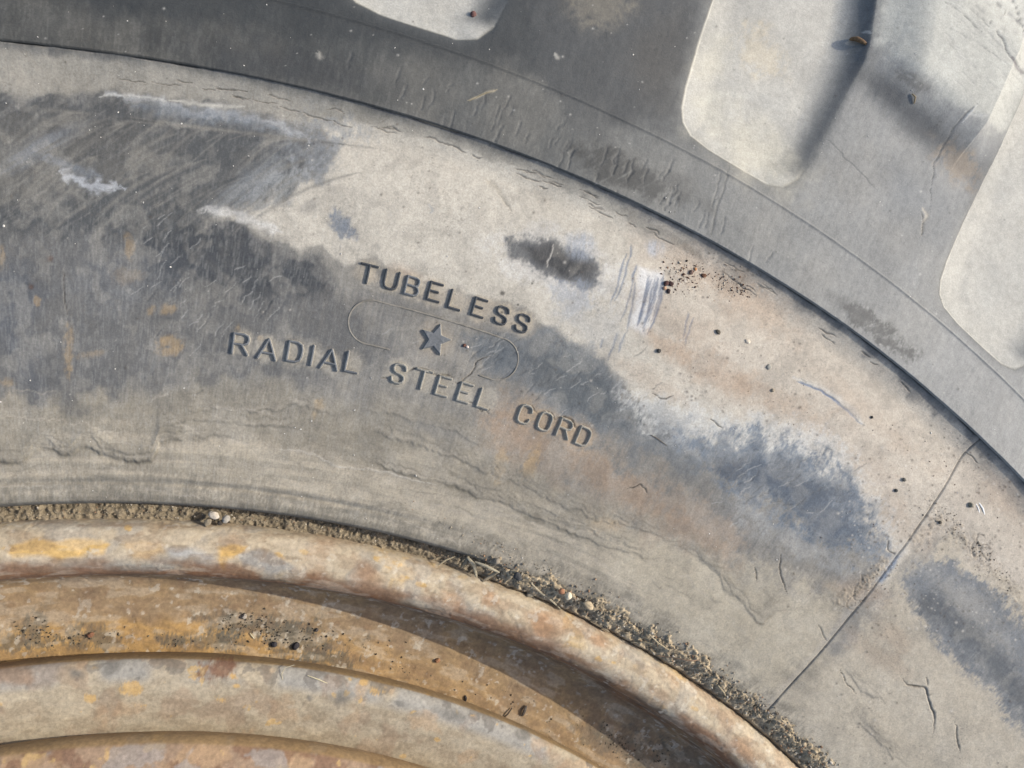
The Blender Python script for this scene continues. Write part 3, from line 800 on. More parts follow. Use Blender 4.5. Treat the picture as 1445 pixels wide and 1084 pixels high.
# rest of the carcass: tread wall and lower side, plain, seen only from elsewhere
TC = np.linspace(0, 2 * math.pi, 193)[:-1]
pr = [(.735, -.20), (.735, -.30), (.715, -.345), (.66, -.365), (.56, -.375), (.47, -.372), (.40, -.36), (.345, -.345)]
rc = np.array([p[0] for p in pr]); zc = np.array([p[1] for p in pr])
rr_, tt_ = np.meshgrid(rc, TC, indexing='ij')
V = np.c_[polar(rr_.ravel(), tt_.ravel()), np.repeat(zc, len(TC))]
mesh_obj('tread_wall', V, grid_faces(len(rc), len(TC)), M_RUBBER, wheel, np.tile(lin((110, 110, 106)) * ALB, (len(V), 1)), np.full(len(V), .4))

# ------------------------------------------------------------------ raised lettering
G = {  # strokes in a 0..1 box (x right, y up)
    'T': [[(0, 1), (1, 1)], [(.5, 1), (.5, 0)]],
    'U': [[(0, 1), (0, .28), (.1, .09), (.3, 0), (.7, 0), (.9, .09), (1, .28), (1, 1)]],
    'B': [[(0, 0), (0, 1), (.68, 1), (.88, .93), (.94, .77), (.88, .6), (.68, .53), (0, .53)], [(.68, .53), (.92, .44), (1, .27), (.92, .08), (.7, 0), (0, 0)]],
    'E': [[(.95, 1), (0, 1), (0, 0), (.95, 0)], [(0, .52), (.72, .52)]],
    'L': [[(0, 1), (0, 0), (.95, 0)]],
    'S': [[(1, .76), (.92, .93), (.7, 1), (.3, 1), (.08, .92), (0, .76), (.08, .6), (.3, .53), (.7, .47), (.92, .4), (1, .24), (.92, .08), (.7, 0), (.3, 0), (.08, .07), (0, .24)]],
    'R': [[(0, 0), (0, 1), (.68, 1), (.92, .92), (1, .74), (.92, .56), (.68, .48), (0, .48)], [(.55, .48), (1, 0)]],
    'A': [[(0, 0), (.5, 1), (1, 0)], [(.17, .3), (.83, .3)]],
    'D': [[(0, 0), (0, 1), (.62, 1), (.9, .9), (1, .68), (1, .32), (.9, .1), (.62, 0), (0, 0)]],
    'I': [[(.5, 0), (.5, 1)]],
    'C': [[(1, .72), (.92, .92), (.7, 1), (.3, 1), (.08, .92), (0, .72), (0, .28), (.08, .08), (.3, 0), (.7, 0), (.92, .08), (1, .28)]],
    'O': [[(.3, 1), (.08, .92), (0, .72), (0, .28), (.08, .08), (.3, 0), (.7, 0), (.92, .08), (1, .28), (1, .72), (.92, .92), (.7, 1), (.3, 1)]],
}


def local_patch(name, lx, ly, half, step, sdf, height, wall, parent, kind=0, tilt=0.0):
    """a small raised piece: grid around a spot of the sidewall, kept where sdf(x, y) < wall"""
    w_, r_, t_ = at(lx, ly, h_side)
    c = w_[0, :2]; th = float(t_[0])
    up = np.array([math.cos(th), math.sin(th)]); right = np.array([math.sin(th), -math.cos(th)])
    a = math.radians(tilt)
    up, right = up * math.cos(a) + right * math.sin(a), right * math.cos(a) - up * math.sin(a)
    g = np.arange(-half, half + step / 2, step); n = len(g)
    gx, gy = [q.ravel() for q in np.meshgrid(g, g, indexing='ij')]
    d = sdf(gx, gy)
    p = c + gx[:, None] * right + gy[:, None] * up
    r = np.hypot(p[:, 0] - CEN[0], p[:, 1] - CEN[1]); t = np.arctan2(p[:, 1] - CEN[1], p[:, 0] - CEN[0])
    prof = S(1 - (d + wall * .35) / (wall * 1.1))
    zz = side_z(r, t) - .00012 + (height + .00012) * prof + .00004 * nz(gx * 1e4, gy * 1e4, 8, 3, int(lx) % 7) * prof
    V = np.c_[p, zz]
    i = np.arange((n - 1) * n).reshape(n - 1, n)[:, :-1].ravel()
    F = np.stack([i, i + n, i + n + 1, i + 1], -1)
    keep = (d[F] < wall).any(1)
    F = F[keep]
    col = np.tile(lin((86, 90, 94)) * ALB, (len(V), 1))
    dust = S((d + wall * .1) / (wall * .8))[:, None]
    tx = fbm(gx * 1e4, gy * 1e4, 7, 3, 2 + kind)
    if kind == 1:
        col = np.tile(lin((142, 140, 132)) * ALB, (len(V), 1))
    if kind == 2:
        col = np.tile(lin((150, 145, 133)) * ALB, (len(V), 1))
    if kind == 3:
        col = np.tile(lin((108, 111, 113)) * ALB, (len(V), 1))
    if kind == 5:
        col = np.tile(lin((66, 69, 72)) * ALB, (len(V), 1))
    dc = lin((200, 190, 170)) * ALB  # dust at the foot, brightened to paint in lit edges
    col = col * (1 - dust * .8) + dc * dust * .8
    col *= (.8 + .4 * tx)[:, None]
    V, F, (col, gl) = compact(V, F, [col, (.7 * (1 - dust[:, 0]))])
    return mesh_obj(name, V, F, M_RUBBER, parent, col, gl)


def stroke_sdf(strokes, w, h, half_w):
    segs = [(np.array([(a[0] - .5) * w, (a[1] - .5) * h]), np.array([(b[0] - .5) * w, (b[1] - .5) * h])) for s in strokes for a, b in zip(s[:-1], s[1:])]

    def f(x, y):
        d = np.full(x.shape, 1e9)
        for a, b in segs:
            e = b - a
            t = np.clip(((x - a[0]) * e[0] + (y - a[1]) * e[1]) / (e @ e), 0, 1)
            d = np.minimum(d, (x - a[0] - t * e[0]) ** 2 + (y - a[1] - t * e[1]) ** 2)
        return np.sqrt(d) - half_w
    return f


for k, (ch, lx, ly) in enumerate(LETTERS):
    wd = {'T': .0044, 'I': .001, 'E': .0036, 'L': .0036, 'S': .0035, 'A': .0046, 'R': .0039, 'O': .0037, 'C': .0036}.get(ch, .0037)
    hh = .0055 if k >= 8 else .0052
    wd *= 1.05
    kind = 5 if k < 8 and k != 2 else (3 if k < 14 else (1 if k < 19 else 2))
    o = local_patch('raised_letter', lx, ly, .0040, .00011, stroke_sdf(G[ch], wd, hh, .00028), .00088, .00036, sidewall, kind)
    o['label'] = 'raised rubber letter ' + ch + (' in the word TUBELESS' if k < 8 else ' in the words RADIAL STEEL CORD')


def star_sdf(x, y):
    R1, R2 = .0047, .0021
    P_ = np.array([((R1 if i % 2 == 0 else R2) * math.sin(i * math.pi / 5), (R1 if i % 2 == 0 else R2) * math.cos(i * math.pi / 5)) for i in range(11)])
    d = seg_dist(x, y, P_)
    ins_ = np.zeros(x.shape, bool)
    for a, b in zip(P_[:-1], P_[1:]):
        c = (a[1] > y) != (b[1] > y)
        ins_ ^= c & (x < a[0] + (y - a[1]) / (b[1] - a[1] + 1e-12) * (b[0] - a[0]))
    return np.where(ins_, -d, d)


o = local_patch('raised_star', 614, 479.5, .0052, .00012, star_sdf, .0010, .0005, sidewall, 3, 3)
o['label'] = 'small raised five-pointed star under the word TUBELESS'

# thin raised outline of the plate that held the star
wL, rL, tL = at(523, 455, h_side); wR, rR_, tR = at(702, 507, h_side)
rm = float(rL[0] + rR_[0]) / 2; tL, tR = float(tL[0]), float(tR[0]); hw_ = .0064
Ls = (tL - tR) * rm
pts = []
for a in np.linspace(0, 1, 240): pts.append((a * Ls, hw_))
for a in np.linspace(math.pi / 2, -math.pi / 2, 130)[1:]: pts.append((Ls + hw_ * math.cos(a), hw_ * math.sin(a)))
for a in np.linspace(1, 0, 240)[1:]: pts.append((a * Ls, -hw_))
for a in np.linspace(-math.pi / 2, -3 * math.pi / 2, 130)[1:-1]: pts.append((hw_ * math.cos(a), hw_ * math.sin(a)))
pts = np.array(pts); n = len(pts)
tan = np.roll(pts, -1, 0) - np.roll(pts, 1, 0); tan /= np.hypot(tan[:, 0], tan[:, 1])[:, None]
nor = np.c_[-tan[:, 1], tan[:, 0]]
amp = .35 + .65 * S(fbm(pts[:, 0] * 1000, pts[:, 1] * 1000, 3.5, 3, 4) * 3 - .8)
lower = (pts[:, 1] < -hw_ * .98) & (pts[:, 0] > Ls * .18) & (pts[:, 0] < Ls * .9)
amp = np.where(lower, amp * .12, amp)
VV = []
for off, hh in [(-.0004, -.00015), (-.00018, .00022), (0, .00042), (.00018, .00022), (.0004, -.00015)]:
    q = pts + nor * off
    r = rm + q[:, 1]; t = tL - q[:, 0] / rm
    VV.append(np.c_[polar(r, t), side_z(r, t) + (hh if hh < 0 else hh * 1.0) * np.where(hh > 0, amp, 1) - np.where(lower, .00012, 0)])
V = np.concatenate(VV)
F = []
for k in range(4):
    for j in range(n):
        F.append((k * n + j, k * n + (j + 1) % n, (k + 1) * n + (j + 1) % n, (k + 1) * n + j))
cc = np.tile(lin((134, 130, 121)) * ALB, (len(V), 1)) * (.75 + .5 * np.tile(fbm(pts[:, 0] * 1000, pts[:, 1] * 1000, 2, 2, 9), 5))[:, None]
o = mesh_obj('raised_outline', V, np.array(F)[:, ::-1], M_RUBBER, sidewall, cc, np.zeros(len(V)))
o['label'] = 'thin raised rounded outline around the star'


# ------------------------------------------------------------------ steel rim: flange with its gutter, lock ring, inner ring, disc
def ring(name, prof, dr_, lo, hi, n, painter, label=None, jit=.0001):
    p = np.array(prof)
    # resample the profile by length with Catmull-Rom smoothing
    q = []
    for i in range(len(p) - 1):
        p0, p1, p2, p3 = p[max(i - 1, 0)], p[i], p[i + 1], p[min(i + 2, len(p) - 1)]
        m = max(2, int(np.hypot(*(p2 - p1)) / dr_))
        for t in np.linspace(0, 1, m, endpoint=False):
            q.append(.5 * ((2 * p1) + (-p0 + p2) * t + (2 * p0 - 5 * p1 + 4 * p2 - p3) * t ** 2 + (-p0 + 3 * p1 - 3 * p2 + p3) * t ** 3))
    q.append(p[-1]); q = np.array(q)
    TD = theta_axis(lo, hi, n, 120)
    d = np.gradient(q, axis=0); d /= np.hypot(d[:, 0], d[:, 1])[:, None]
    nr = np.c_[-d[:, 1], d[:, 0]]; nr = nr * np.where(nr[:, 1:2] < 0, -1, 1) if False else nr
    L = np.concatenate([[0], np.cumsum(np.hypot(*np.diff(q, axis=0).T))])
    ii, tt = [a.ravel() for a in np.meshgrid(np.arange(len(q)), TD, indexing='ij')]
    ta = tt * .32 * 1000; sa = L[ii] * 1000
    bump = jit * nz(ta, sa, 9, 4, 5) + jit * .35 * nz(ta, sa, 1.6, 3, 7)
    r = q[ii, 0] + nr[ii, 0] * bump; z = q[ii, 1] + nr[ii, 1] * bump
    xy = polar(r, tt)
    X, Y = to_px(np.c_[xy, z])
    Pn = Paint(np.where((tt > math.radians(lo)) & (tt < math.radians(hi)), X, -9000), Y, r, tt)
    Pn.sa, Pn.ta2, Pn.s = sa, ta, L[ii] / L[-1]
    Pn.q0, Pn.q1 = q[ii, 0], q[ii, 1]
    painter(Pn)
    disp = Pn.h
    V = np.c_[polar(r + nr[ii, 0] * disp, tt), z + nr[ii, 1] * disp]
    Fq = grid_faces(len(q), len(TD))
    if q[-1, 0] < q[0, 0]:
        Fq = Fq[:, ::-1]
    o = mesh_obj(name, V, Fq, M_RIM, wheel, Pn.c, Pn.g)
    if label:
        o['label'] = label
    return o


OCH, ORG, GRY, RST, BGE, DKR = (176, 148, 108), (206, 172, 112), (160, 154, 142), (134, 102, 74), (190, 174, 146), (92, 68, 48)


def blot(P, s, k, thr, col, op, sharp=.06, gloss=None, m=1.0, sy=1.0):
    f = fbm(P.ta2, P.sa * sy, s, 5, k)
    P.mix(np.arange(P.n), S((f - thr) / sharp) * op * m, col, gloss)


def paint_flange(P):
    al = np.arange(P.n)
    P.mix(al, np.ones(P.n), BGE)
    top = S((P.q1 + .024) / .004)
    blot(P, 16, 1, .50, (192, 168, 132), .6, .14)
    blot(P, 8, 3, .55, GRY, .55, .12)
    blot(P, 7, 6, .66, ORG, .55, .10, m=top)
    blot(P, 12, 8, .55, (164, 134, 104), .5, .16)
    P.mix(al, S((.3325 - P.q0) / .003) * S((P.q0 - .326) / .001) * .5 * S(fbm(P.ta2, P.sa, 12, 4, 2) * 4 - 1.4), GRY)
    fl = S((.3248 - P.q0) / .0006)                       # gutter
    P.mix(al, fl * .9, (158, 132, 98))
    P.mix(al, fl * S((P.q0 - .3195) / .006) * .8, (124, 98, 74))
    P.mix(al, S((.3280 - P.q0 + .0008 * P.w1) / .0022) * S((P.q0 - .3215) / .002) * .85, DKR)
    P.mix(al, S((.3280 - P.q0) / .0022) * S((P.q0 - .3215) / .002) * .7 * S(fbm(P.ta2 / 14, P.sa / 1.2, 1, 3, 5) * 5 - 2.4), (158, 104, 52))
    blot(P, 14, 9, .5, (172, 142, 98), .5, .15, m=fl)
    blot(P, 12, 10, .55, (136, 116, 92), .45, .18, m=fl)
    edge = S((.309 + .002 * P.w1 - P.q0) / .004) * fl
    P.mix(al, edge * S((800 - P.X) / 500) * .7 * (P.X > -500), (196, 156, 92))
    # soil caught against the lock ring
    for (x, y, a, b) in [(50, 895, 16, 26), (130, 898, 45, 16), (20, 905, 22, 14), (360, 885, 60, 18), (420, 905, 70, 22), (300, 905, 50, 10), (250, 902, 20, 10), (470, 930, 40, 16)]:
        P.ell(x, y, a, b, 5, (104, 98, 84), .75, .8, .8, tex=1.4)
    for (x, y, a, b) in [(900, 1060, 40, 26), (960, 1080, 60, 30), (850, 1045, 30, 14)]:
        P.ell(x, y, a, b, 30, (112, 104, 88), .6, .8, .8, tex=1.4)
    # bright paint patches on the rolled edge
    P.poly([(5, 775), (30, 764), (80, 762), (130, 760), (155, 768), (150, 782), (100, 788), (60, 786), (20, 792)], (212, 174, 104), 4, 6, .9, .3)
    P.poly([(170, 766), (230, 770), (228, 784), (190, 786)], (196, 162, 112), 5, 6, .6)
    P.poly([(308, 772), (330, 766), (350, 770), (342, 784), (322, 790), (318, 806), (309, 795)], (218, 176, 100), 4, 4, .9, .3)
    P.poly([(335, 782), (365, 776), (400, 790), (420, 806), (380, 808), (345, 800)], (154, 151, 144), 4, 5, .8)
    P.poly([(230, 775), (300, 778), (300, 790), (240, 788)], (178, 178, 174), 6, 6, .7)
    P.poly([(0, 796), (100, 794), (290, 790), (300, 800), (200, 806), (0, 812)], (152, 148, 138), 5, 5, .7, tex=.4)
    for (x, y) in [(535, 790), (545, 800), (560, 795), (575, 815), (595, 825), (395, 784), (430, 780), (180, 745), (845, 930), (865, 935), (980, 1000)]:
        P.ell(x, y, 6, 3, 20, (212, 174, 106), .8, .6, .8, tex=1.3)
    for (x, y, a) in [(520, 815, 20), (690, 845, 14), (770, 885, 24), (640, 850, 16), (845, 905, 12), (880, 975, 22), (1050, 1060, 20)]:
        P.ell(x, y, a, a * .7, 30, (164, 118, 76), .6, .7, .6)
    ff = fbm(P.ta2, P.sa, 6, 5, 6)
    P.h += .0001 * S((ff - .6) / .02)
    blot(P, 3, 11, .66, (136, 104, 76), .3, .08)
    blot(P, 2, 2, .68, (206, 196, 176), .6, .05)
    P.mix(al, S((.3320 - P.q0 + .0015 * P.w1) / .004) * top * .8 * S(fbm(P.ta2 / 2, P.sa, 7, 4, 10) * 4 - 1.2), (128, 88, 56))
    sc = fbm(P.ta2 / 3, P.sa, 2.2, 5, 3)
    P.mix(al, .35 * S((sc - .52) * 8), (128, 104, 80)); P.mix(al, .3 * S((.46 - sc) * 8), (204, 190, 166))
    P.c *= (1 + (fbm(P.ta2, P.sa, .8, 3, 13) - .5) * .4)[:, None]


def paint_lock(P):
    al = np.arange(P.n)
    P.mix(al, np.ones(P.n), (180, 166, 140))
    sc = fbm(P.ta2 / 2.5, P.sa, 2.2, 5, 3)
    P.mix(al, .3 * S((sc - .52) * 8), (140, 122, 98)); P.mix(al, .25 * S((.46 - sc) * 8), (196, 184, 160))
    topm = S((P.q0 - .2905) / .004)
    flank = S((-.0312 - P.q1) / .001) * (P.q0 > .290)
    P.mix(al, topm * S(fbm(P.ta2, P.sa, 14, 4, 3) * 4 - 1.2) * .85, (164, 161, 152))
    blot(P, 9, 7, .56, (182, 154, 120), .5, .1)
    blot(P, 4, 9, .76, ORG, .7, .03)
    blot(P, 6, 11, .62, (116, 110, 102), .6, .03, m=topm)
    blot(P, 10, 2, .58, (150, 122, 98), .35, .1)
    P.mix(al, flank * .85, (148, 120, 76))
    P.ell(310, 945, 26, 16, 10, (120, 80, 56), .8, .6, .6, tex=.8)
    for (x, y, a) in [(185, 968, 14), (130, 986, 7), (330, 955, 9), (334, 968, 5), (314, 988, 7), (512, 963, 7), (530, 975, 9), (666, 1010, 4), (617, 1044, 4)]:
        P.ell(x, y, a, a * .6, 15, (210, 172, 108), .8, .6, .8, tex=1.3)
    for (x, y, a, b) in [(155, 945, 12, 12), (185, 945, 5, 6), (436, 985, 6, 6), (642, 1008, 20, 9), (565, 993, 8, 4), (737, 1037, 14, 6), (480, 985, 14, 12), (105, 950, 12, 8)]:
        P.ell(x, y, a, b, 15, (118, 114, 106), .75, .5, .7)
    P.poly([(-60, 940), (10, 935), (45, 945), (50, 960), (10, 968), (-60, 972)], (156, 122, 90), 8, 8, .6)
    P.c *= (1 + (fbm(P.ta2, P.sa, .8, 3, 13) - .5) * .35)[:, None]


def paint_inner(P):
    al = np.arange(P.n)
    P.mix(al, np.ones(P.n), (164, 138, 112))
    blot(P, 10, 4, .5, (182, 150, 112), .6, .1)
    blot(P, 7, 6, .56, (118, 82, 60), .6, .1)
    blot(P, 4, 8, .68, ORG, .6, .06)
    blot(P, 6, 12, .58, (160, 154, 146), .6, .08)
    P.mix(al, S((-.0240 - P.q1) / .001) * (P.q0 > .27) * .8, (158, 130, 88))
    P.c *= (1 + (fbm(P.ta2, P.sa, .8, 3, 13) - .5) * .4)[:, None]


ring('rim_flange', [(.3460, -.040), (.3432, -.034), (.3418, -.027), (.3402, -.0205), (.3372, -.0172), (.3325, -.0165), (.3285, -.0175), (.3256, -.0205), (.3246, -.0245), (.3240, -.0300), (.3225, -.0355), (.3200, -.0395), (.3150, -.0412), (.3080, -.0418), (.2975, -.0420), (.2945, -.0440)],
     .0003, 45, 94.5, 940, paint_flange, 'rolled ochre rim edge with its rusty gutter, paint flaking')
ring('lock_ring', [(.2965, -.0440), (.2978, -.0410), (.2986, -.0350), (.2984, -.0318), (.2970, -.0301), (.2945, -.0294), (.2910, -.0297), (.2870, -.0306), (.2820, -.0322), (.2770, -.0338), (.2740, -.0350)],
     .00035, 55, 94.5, 760, paint_lock, 'dusty ochre ring with grey and orange paint flakes')
ring('inner_ring', [(.2755, -.0370), (.2765, -.0330), (.2772, -.0285), (.2765, -.0250), (.2745, -.0232), (.2710, -.0226), (.2660, -.0232), (.2600, -.0250), (.2555, -.0310), (.2540, -.0450)],
     .0004, 60, 94.5, 600, paint_inner, 'rust-brown innermost ring')


def paint_disc(P):
    P.mix(np.arange(P.n), np.ones(P.n), (160, 130, 90))
    blot(P, 14, 4, .5, (120, 84, 60), .6, .1)


ring('wheel_disc', [(.2540, -.0450), (.2540, -.10), (.2500, -.13), (.22, -.135), (.15, -.12), (.12, -.12), (.0005, -.12)], .006, 60, 94.5, 60, paint_disc)

# ------------------------------------------------------------------ soil packed between tyre and rim
TDd = theta_axis(40, 94.5, 1150, 200)
RD = np.linspace(.3395, .3560, 66)
rr, tt = [a.ravel() for a in np.meshgrid(RD, TDd, indexing='ij')]
xm = rr * np.cos(tt) * 1000; ym = rr * np.sin(tt) * 1000
deg = np.degrees(tt)
heap = S((73 - deg) / 6) * (deg > 30)
f1 = fbm(xm, ym, 1.6, 4, 4); f2 = fbm(xm, ym, .7, 3, 8); f3 = fbm(xm, ym, 5.0, 4, 6)
lip = h_side(np.full(1, .3476))[0]
low = -.0232 + .0008 * np.sin(np.clip((rr - .3395) / .007, 0, 1) * math.pi)
high = -.0225 + .0038 * S((rr - .3400) / .0014) + (lip + .0187) * S((rr - .3412) / .0052) + .0020 * (f3 - .5)
z = low * (1 - heap) + high * heap
zs_ = h_side(np.maximum(rr, .3474))
over = zs_ - .0004 - .0028 * S((rr - .348) / .006) + heap * (.0040 * (f3 - .43)) 
z = np.where(rr > .3470, np.where(heap > .02, over * heap + (zs_ - .004) * (1 - heap), zs_ - .004), z)
z = z + (.0009 + .0004 * heap) * (f1 - .5) * 2 + .0006 * (f2 - .5) * 2
col = lin((160, 146, 122)) * ALB * (.75 + .7 * f1 + .15 * heap)[:, None] * (.75 + .5 * f2)[:, None] * (.72 + .28 * heap)[:, None]
SZ = z.reshape(len(RD), len(TDd))


def soil_zz(r, t):
    n = 1150
    ti = np.clip(np.interp(t, TDd[:n], np.arange(n)), 0, n - 1.001); ri = np.clip(np.interp(r, RD, np.arange(len(RD))), 0, len(RD) - 1.001)
    return SZ[int(ri), int(ti)]


soil = mesh_obj('packed_soil', np.c_[polar(rr, tt), z], grid_faces(len(RD), len(TDd)), M_DIRT, None, col, np.zeros(len(z)))
props(soil, 'brown grey soil packed in the gap between rim edge and tyre', 'soil', kind='stuff')

# loose crumbs spilling onto the rubber and in the gutter, grit of many colours
ico_v = []
phi = (1 + 5 ** .5) / 2
for a in (-1, 1):
    for b in (-phi, phi):
        ico_v += [(0, a, b), (a, b, 0), (b, 0, a)]
ico_v = np.array(ico_v) / math.sqrt(1 + phi * phi)
import itertools
ico_f = [t for t in itertools.combinations(range(12), 3) if all(abs(np.linalg.norm(ico_v[a] - ico_v[b]) - 1.0515) < .01 for a, b in itertools.combinations(t, 2))]
ico_f = np.array([t if np.dot(np.cross(ico_v[t[1]] - ico_v[t[0]], ico_v[t[2]] - ico_v[t[0]]), ico_v[t[0]]) > 0 else (t[0], t[2], t[1]) for t in ico_f])
PAL = [(168, 156, 134), (150, 138, 116), (186, 174, 152), (140, 128, 108), (206, 196, 178), (166, 134, 106), (104, 94, 82), (180, 162, 134), (150, 138, 118), (172, 160, 138)]


def grit(name, places, label, cat):
    """places: list of (x, y, z, size, colour)"""
    Vs, Fs, Cs = [], [], []
    for k, (x, y, z, s, c) in enumerate(places):
        v = ico_v * (1 + .28 * rng.randn(12, 1)).clip(.5, 1.5)
        sc = s * (.6 + .7 * rng.rand(3)); sc[2] *= .8
        a = rng.rand() * 6.28
        v = v * sc
        R_ = np.array([[math.cos(a), -math.sin(a), 0], [math.sin(a), math.cos(a), 0], [0, 0, 1]])
        v = v @ R_.T + (x, y, z + sc[2] * .45)
        Vs.append(v); Fs.append(ico_f + 12 * k); Cs.append(np.tile(lin(c) * ALB * (.8 + .4 * rng.rand()), (12, 1)))
    o = mesh_obj(name, np.concatenate(Vs), np.concatenate(Fs), M_DIRT, None, np.concatenate(Cs), np.zeros(12 * len(places)), smooth=False)
    props(o, label, cat, kind='stuff')
    return o


def pick():
    return PAL[rng.randint(len(PAL))]


pl = []
for k in range(4000):
    t = math.radians(41 + rng.rand() * 53); r = .3412 + rng.rand() ** .8 * .0052
    hp = 1 if t < math.radians(71) else 0
    if hp and rng.rand() < .45: r += abs(rng.randn()) * .0026
    s = (.00008 + .00020 * rng.rand() ** 2.5) * (1.7 if hp else .9)
    zz = soil_zz(r, t)
    if r > .3464: zz = max(zz, float(side_z(np.array([r]), np.array([t]))[0]))
    p = polar(r, t)
    pl.append((p[0], p[1], zz + .0003 * rng.rand(), s, pick()))
grit('grit', pl, 'fine pale and brown grit along the gap between rim and tyre', 'grit')
pl = []


def scatter_px(x, y, sx, sy, n, smin, smax, hf, cols=None, ang=0.):
    xx = rng.randn(n) * sx; yy = rng.randn(n) * sy
    a = math.radians(ang)
    px = x + xx * math.cos(a) - yy * math.sin(a); py = y + xx * math.sin(a) + yy * math.cos(a)
    w_, r_, t_ = at(px, py, hf)
    for q in range(n):
        z_ = w_[q, 2]
        s = smin + (smax - smin) * rng.rand() ** 3
        pl.append((w_[q, 0], w_[q, 1], z_, s, cols[rng.randint(len(cols))] if cols else pick()))


def hs(r, t): return side_z(r, t)


DK = [(84, 62, 52), (104, 76, 60), (70, 56, 50), (150, 128, 108), (190, 180, 164), (126, 96, 76)]
scatter_px(965, 385, 16, 12, 190, .00010, .0004, hs, DK)
scatter_px(985, 398, 30, 14, 80, .00008, .00028, hs, DK)
scatter_px(1018, 398, 7, 6, 50, .0001, .0003, hs, DK)
scatter_px(1042, 406, 9, 7, 80, .0001, .00035, hs, DK, 40)
scatter_px(1310, 700, 70, 60, 120, .00008, .00024, hs, DK)
scatter_px(1340, 740, 30, 10, 160, .0001, .0003, hs, [(140, 128, 110), (116, 104, 88), (170, 160, 144)], 45)
scatter_px(1400, 800, 30, 8, 120, .0001, .0003, hs, [(140, 128, 110), (116, 104, 88)], 45)
scatter_px(1230, 825, 24, 10, 70, .0001, .00028, hs, [(140, 118, 96), (150, 138, 118)], -50)
scatter_px(1060, 560, 60, 30, 60, .00008, .0002, hs, DK, 35)
scatter_px(780, 600, 40, 20, 60, .00006, .00016, hs, [(170, 130, 100), (206, 198, 184)], 20)
scatter_px(1000, 970, 50, 14, 120, .0001, .0003, hs, [(130, 120, 102), (110, 100, 86)], 40)
scatter_px(1120, 1050, 40, 14, 160, .0001, .00035, hs, [(130, 120, 102), (110, 100, 86), (160, 150, 130)], 40)
scatter_px(720, 780, 60, 6, 160, .0001, .00028, hs, None, 25)
grit('crumbs', pl, 'dark and pale soil crumbs scattered over the dusty sidewall', 'crumbs')


def flange_h(r, t):
    return np.interp(r, [.296, .299, .308, .315, .320, .3235, .3252, .3264, .3278, .3302, .3335, .3372, .3402, .3418], [-.043, -.042, -.0418, -.0412, -.0385, -.033, -.023, -.0195, -.0180, -.0170, -.0165, -.0172, -.0205, -.027])


pl = []
GC = [(104, 98, 84), (84, 78, 68), (130, 120, 100), (60, 54, 48)]
for a in [(50, 893, 14, 12, 90), (130, 900, 40, 7, 110), (345, 878, 26, 8, 130), (400, 895, 40, 10, 200), (290, 905, 60, 5, 80), (470, 915, 50, 12, 90), (600, 960, 60, 14, 60), (880, 1055, 40, 12, 170), (930, 1075, 40, 14, 150), (740, 1000, 40, 12, 60)]:
    scatter_px(a[0], a[1], a[2], a[3], a[4], .00008, .00036, flange_h, GC, 0 if a[0] < 500 else 28)
grit('gutter_crumbs', pl, 'dark soil crumbs lying in the rusty rim gutter', 'crumbs')
pl = []
n_ = 330
px_ = rng.rand(n_) * 1445; py_ = rng.rand(n_) * 900
w_, r_, t_ = at(px_, py_, lambda r, t: np.where(r > R_OUT, shoulder_height(r, t), side_z(np.clip(r, .346, R_OUT), t)))
for q in range(n_):
    if r_[q] > .347 and abs(r_[q] - .4667) > .001:
        pl.append((w_[q, 0], w_[q, 1], w_[q, 2], .00009 + .00017 * rng.rand() ** 3, (226, 222, 212)))
grit('sand_grains', pl, 'tiny white sand grains scattered over the rubber', 'sand')


# ------------------------------------------------------------------ single stones, stems and a seed
def stone(px, py, size, hf, c1, c2, label, elong=1.2, ang=0., flat=.7, name='pebble', cat='pebble', group=None, lift=0.0):
    w_, r_, t_ = at(px, py, hf)
    u_ = np.linspace(0, math.pi, 13); v_ = np.linspace(0, 2 * math.pi, 21)[:-1]
    U, Vv = [a.ravel() for a in np.meshgrid(u_, v_, indexing='ij')]
    d = np.c_[np.sin(U) * np.cos(Vv), np.sin(U) * np.sin(Vv), np.cos(U)]
    k = rng.randint(1, 9)
    rad = 1 + .35 * (fbm(d[:, 0] * 2 + d[:, 2], d[:, 1] * 2 + 3 + d[:, 2] * .5, 1.3, 3, k) - .5) * 2
    rad = np.where((U < .01) | (U > 3.13), rad.mean(), rad)
    p = d * rad[:, None] * np.array([size * elong, size, size * flat])
    a = math.radians(ang)
    p = p @ np.array([[math.cos(a), -math.sin(a), 0], [math.sin(a), math.cos(a), 0], [0, 0, 1]]).T
    F = grid_faces(13, 20)[:, ::-1]
    o = mesh_obj(name, p, F, plain(name + '_surface', c1, c2, 900, .9, .6), None)
    o.location = (w_[0, 0], w_[0, 1], w_[0, 2] + size * flat * .55 + lift)
    props(o, label, cat, group)
    return o


gap = lambda r, t: -.0200 + .0058 * S((r - .3412) / .0052) * S((math.radians(73) - t) / .1)
stone(801, 840, .00125, gap, (206, 192, 162), (236, 226, 200), 'pale cream heart-shaped pebble in the gap soil', 1.0, 20, .8, lift=.0006)
stone(829, 853, .00125, gap, (178, 158, 126), (204, 186, 154), 'tan oval pebble lying just right of the cream one', 1.45, -25, .8, lift=.0006)
stone(792, 834, .0009, gap, (150, 104, 76), (176, 130, 98), 'small reddish brown pebble left of the cream one', 1.2, 0, .8, lift=.0004)
stone(729, 812, .0014, gap, (48, 48, 48), (84, 84, 84), 'near-black stone in the gap soil above the straws', .9, 10, .8, lift=.0006)
stone(700, 791, .0010, gap, (132, 122, 106), (160, 150, 134), 'rounded grey pebble at the tyre edge above the dry leaves', 1.1, 10, .8, lift=.0012)
stone(748, 838, .0010, gap, (136, 128, 112), (160, 152, 134), 'flat grey brown clod beside the rim edge', 1.3, 30, .6)
